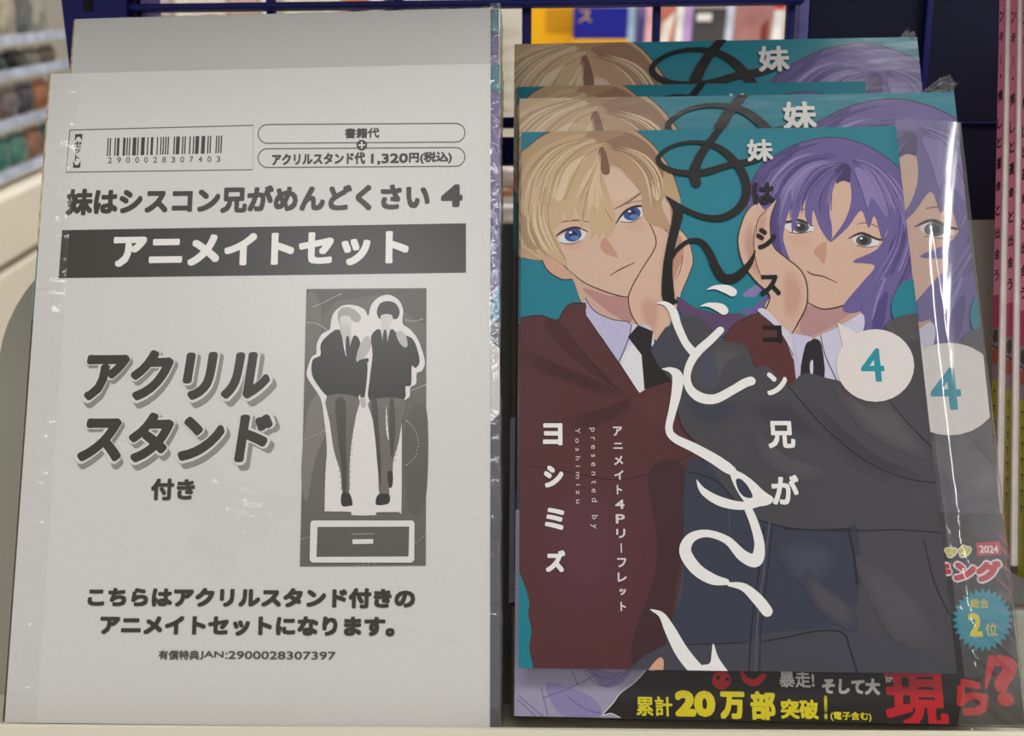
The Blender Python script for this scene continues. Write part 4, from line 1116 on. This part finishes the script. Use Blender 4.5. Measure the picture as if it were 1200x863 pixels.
def right_film(u, v):
    """film stretched from the leaflet's edge over the book's right edge: u across, v down"""
    vv = 10.5 + v * 171.5                                            # mm down the page
    on = 1.0
    hl = (1.9 + 4.9 * max(0, vv - 11) / 157) * on + 1.0          # leaflet stands this far off the cover
    if vv > 167: hl = max(1.2, hl * (1 - (vv - 167) / 16))
    u0 = 112.2 + 2.6 * vv / 168
    if u < .8:
        q = u / .8
        x = u0 + (BOOK.w + .6 - u0) * q
        z = hl + .55 * math.sin(math.pi * min(1, q / .35)) * max(0, min(1, (vv - 30) / 40)) + (1.0 - hl) * q ** 2.4
    else:
        q = (u - .8) / .2
        x = BOOK.w + .6 + .3 * math.sin(math.pi * q * .6); z = 1.0 - 11.5 * q
    wr = noise.noise(Vector((x * .5 + vv * .10, vv * .05 + x * .12, 3.3)))
    amp = .07 + .5 * max(0, (vv - 120) / 60)
    pp = .62 * x - .78 * vv; al = .78 * x + .62 * vv
    fold = (1 - abs(noise.noise(Vector((pp * .32, al * .035, 9))))) ** 5
    low = max(0, min(1, (vv - 118) / 25))
    z += ((.025 + .05 * low) * wr + low * (.9 * fold + .25 * noise.noise(Vector((pp * .8, al * .06, 4))))) * min(1, 4 * u)
    return (x * mm, (BOOK.h - vv) * mm, z * mm)


front_book = make_book('front manga volume, its black and yellow paper band showing below the leaflet', True)
mesh('plastic_film', bump_film(right_film, 80, 380), SHINE, front_book, smooth=True)
def puv(x, y): 
    u, v = BOOK.uv(x, y); return (u * mm, (BOOK.h - v) * mm)
mesh('film_corner', tuft([puv(1080, 106), puv(1118, 108), puv(1126, 93), puv(1110, 84)], -.002, 3), CRINKLE, front_book)
mesh('film_edge', tuft([puv(1117, 110), puv(1124, 112), puv(1136, 240), puv(1131, 240)], -.003, 5, n=18, amp=.0008), CRINKLE, front_book)


def copy_tree(o, label, skip=()):
    r = o.copy(); COL.objects.link(r); r['label'] = label
    for ch in list(o.children):
        if ch.name.split('.')[0] in skip: continue
        c = ch.copy(); COL.objects.link(c); c.parent = r
    return r


rear_book = copy_tree(front_book, 'rear manga volume standing higher, only its top strip showing above the leaflet behind', ('plastic_film', 'film_edge', 'film_corner'))
rear_book.matrix_world = BOOK.mw(-2.4, -28, 14.1)
mesh('film_corner', tuft([puv(1098, 107), puv(1119, 113), puv(1113, 100), puv(1104, 98)], -.001, 8), CRINKLE, rear_book)

lw, lh = LEAF.w * mm, LEAF.h * mm


def make_leaflet(label):
    t = thing('leaflet', label, 'leaflet', LEAF.mw(0, 0, 0), 'small leaflets lying on the manga volumes')
    bm = bmesh.new(); box(bm, 0, lw, 0, lh, -.00025, 0)
    li.build('front_page', PR_LEAF, t, (bm, lambda f: (214, 210, 204)))
    return t


front_leaf = make_leaflet('front leaflet showing the whole cover picture and title, lying on the front volume')
bm = bmesh.new(); r = math.radians(1.7)
box(bm, .0004, lw - .0002, 0, lh, -.0006, -.0004)
for v in bm.verts: v.co.z -= (lh - v.co.y) * math.tan(r) if True else 0
mesh('back_page', bm, M['paper'], front_leaf)
rear_leaf = copy_tree(front_leaf, 'rear leaflet, a thin teal strip showing between the two volumes', ('back_page',))
rear_leaf.matrix_world = frame(D(BOOK.ex), D(BOOK.ey), D(BOOK.n), W(BOOK.pt(-1.2, -28 + 16.2 + LEAF.h, 13.1)))

# ------------------------------------------------------------------ white sets
ST = 10.0
si = page_ink(SHEET, base=.02, gain=.98)
PAPER = (193, 191, 187)
sheet_art(si)


def make_set(label, printed):
    t = thing('manga_set', label, 'book set', SHEET.mw(), 'white paper fronted sets in the left stack')
    sb = bmesh.new(); box(sb, 0, SHEET.w * mm, 0, SHEET.h * mm, -.00025, 0)
    (si if printed else Ink(SHEET.uv, (0, 0, 1, 1), None, gain=.98)).build('paper_sheet', PR_SHEET, t, (sb, lambda f: PAPER))
    cv = bi.build('book_cover', PR_BOOK, t, (cover_shell(131, 180.0, ST - 1.2), side_col))
    cv.location = (-.9 * mm, 0, -(.35 + bi.lv * STEP) * mm); cv.scale = (.9955, 1, 1)
    bm = bmesh.new(); box(bm, 0, .1285, .001, .179, -(ST - .8) * mm, -.0017); mesh('page_block', bm, M['paper'], t)

    def rim(u, v):                                  # film wrapped round the right edge
        a = u; yy = -1 + v * 182.5
        x = 127.9 + 3.0 * min(1, a * 2.2); z = .35 + .2 * math.sin(a * 3) - (0 if a < .45 else (a - .45) / .55 * (ST + .4))
        x += .5 * noise.noise(Vector((yy * .06, a * 3, 1))) + (.25 if a > .4 else 0) * noise.noise(Vector((yy * .5, a * 5, 2)))
        z += .25 * noise.noise(Vector((yy * .35, a * 4, 7)))
        return (x * mm, yy * mm, z * mm)
    mesh('plastic_film', bump_film(rim, 12, 140), RIM, t, smooth=True)
    return t


def pleats(u, v):
    x = -.7 + 9.5 * u; y = v * 180
    a_ = .15 + 1.5 * abs(noise.noise(Vector((y * .30, 2, 4)))) + .5 * noise.noise(Vector((y * .95, x * .12, 8)))
    z = .25 + max(.05, a_) * math.sin(math.pi * u ** .8) ** 1.2 + .12 * noise.noise(Vector((y * 1.3, x * .3, 1))) * math.sin(math.pi * u)
    return (x * mm, y * mm, z * mm)


def creases(u, v):
    t = 2 * math.pi * v; r = u * (1 + .3 * math.sin(3 * t + 1) + .2 * math.sin(7 * t)); x = 58 + 13 * r * math.cos(t); y = 54 + 12 * r * math.sin(t); k = max(0, 1 - u)
    z = .3 + 1.3 * k * abs(noise.noise(Vector((y * .6 + x * .06, x * .09, 14))))
    return (x * mm, y * mm, z * mm)


PLEAT = film_mat('pleated_film', tint=(1, 1, 1), rough=.14, amount=1.0, scale=300)
front_set = make_set('front white set printed with barcode, black title band and grey stand picture', True)
mesh('film_pleats', bump_film(pleats, 8, 260), PLEAT, front_set, smooth=True)
mesh('film_creases', bump_film(creases, 24, 60), film_mat('creased_film', tint=(1, 1, 1), rough=.12, amount=.5, scale=300), front_set, smooth=True)
rear_set = make_set('rear white set, its plain top strip rising behind the printed one', False)
rear_set.matrix_world = SHEET.mw(-.85, -23.4, 11.0)


def top_film(u, v):
    x = 8 + u * 120; y = SHEET.h + .1 + (v * (1.6 + 1.8 * max(0, u - .6) + .8 * math.sin(u * 9)))
    z = .2 - v * 6 + .8 * noise.noise(Vector((u * 30, v * 4, 2)))
    return (x * mm, (y + .5 * noise.noise(Vector((u * 45, v * 3, 5)))) * mm, z * mm)
mesh('film_seam', bump_film(top_film, 90, 6), CRINKLE, rear_set)

# ------------------------------------------------------------------ pink books at the right
PINK = (240, 136, 168)
BK2 = (42, 30, 36)
PR_PINK = print_mat('pink_print', rough=.4, coat=.5)
SLEEVE = mat('grey_sleeve', (232, 222, 216), .25, coat=.6, vary=.08, scale=200)
for i, (xt, xb, z0, z1, lb) in enumerate(((1178, 1168, 252, 247, 'pink book with black spine lettering, nearest the navy plate, with a clear film edge'),
                                       (1192, 1185, 246, 241.5, 'second pink book from the navy plate, with a clear film edge'),
                                       (1206, 1202, 240, 236, 'last pink book at the right edge, only a sliver of its film edge showing'))):
    top_, bot_ = ray(xt, 0) * z0, ray(xb, 490) * z1
    down = (bot_ - top_).normalized(); right = (BOOK.ex - down * BOOK.ex.dot(down)).normalized()
    Hh = 182.0
    top = top_ - down * 12
    pg = Page(top, right, down, 118, Hh)
    t = thing('pink_book', lb, 'book', pg.mw(), 'pink books leaning at the right')
    T = 3.2
    def sp(u, v, z, pg=pg): return (-z * mm, (Hh - v) * mm, (-T + u) * mm)
    k = Ink(lambda u, v: (u, v), (0, 0, T, Hh), sp, base=.03, gain=.98)
    vy = lambda y, pg=pg: pg.uv(1178, y)[1]
    k.poly([(0, 0), (T, 0), (T, Hh), (0, Hh)], PINK, smooth=False)
    k.poly([(0, vy(345 + 9 * i)), (T, vy(345 + 9 * i)), (T, vy(384 + 10 * i)), (0, vy(384 + 10 * i))], (196, 64, 110), smooth=False)
    k.poly([(0, vy(384 + 10 * i)), (T, vy(384 + 10 * i)), (T, vy(445 + 12 * i)), (0, vy(445 + 12 * i))], (150, 128, 132), smooth=False)
    k.disc(T * .5, vy(394 + 12 * i), T * .45, 2.2, (74, 62, 66)); k.poly([(0, vy(412 + 12 * i)), (T, vy(409 + 12 * i)), (T, vy(424 + 12 * i)), (0, vy(426 + 12 * i))], (176, 82, 60)); k.line([(0, vy(404 + 12 * i)), (T, vy(409 + 12 * i))], .5, BK2)
    k.poly([(0, vy(445 + 12 * i)), (T, vy(445 + 12 * i)), (T, Hh), (0, Hh)], (176, 164, 42), smooth=False)
    for ch, y in zip('ンキー、推しと運命と出会う', (15, 40, 67, 87, 110, 142, 165, 190, 217, 245, 272, 297, 322)):
        v0 = vy(y + 5 * i * (y / 160)); q = T * .42
        if ch == 'ー': k.text('l', (T / 2 - .16, v0 - 1.6, T / 2 + .16, v0 + 1.6), BK2, .06); continue
        f = .4 if ch == '、' else 1
        k.text(ch, (T / 2 - q * f, v0 - 1.75 * f, T / 2 + q * f, v0 + 1.75 * f), BK2, .1)
    for j in range(7):                              # lettering too small to read: worn dark marks
        v0 = vy(462 + 12 * i) + j * 4.6; k.line([(.9, v0 - .9), (T - .9, v0 - .7)], .35, (60, 54, 20)); k.line([(T * .5, v0 - 1.2), (T * .45, v0 + 1.2)], .3, (60, 54, 20))
    bm = bmesh.new(); box(bm, 0, .118, 0, Hh * mm, -T * mm, 0)
    k.build('cover', PR_PINK, t, (bm, lambda f: PINK))
    bm = bmesh.new(); box(bm, -.0002, .0042, -.0005, (Hh + 1) * mm, .0002, .0017, .0006, 3); mesh('film_edge', bm, SLEEVE, t)
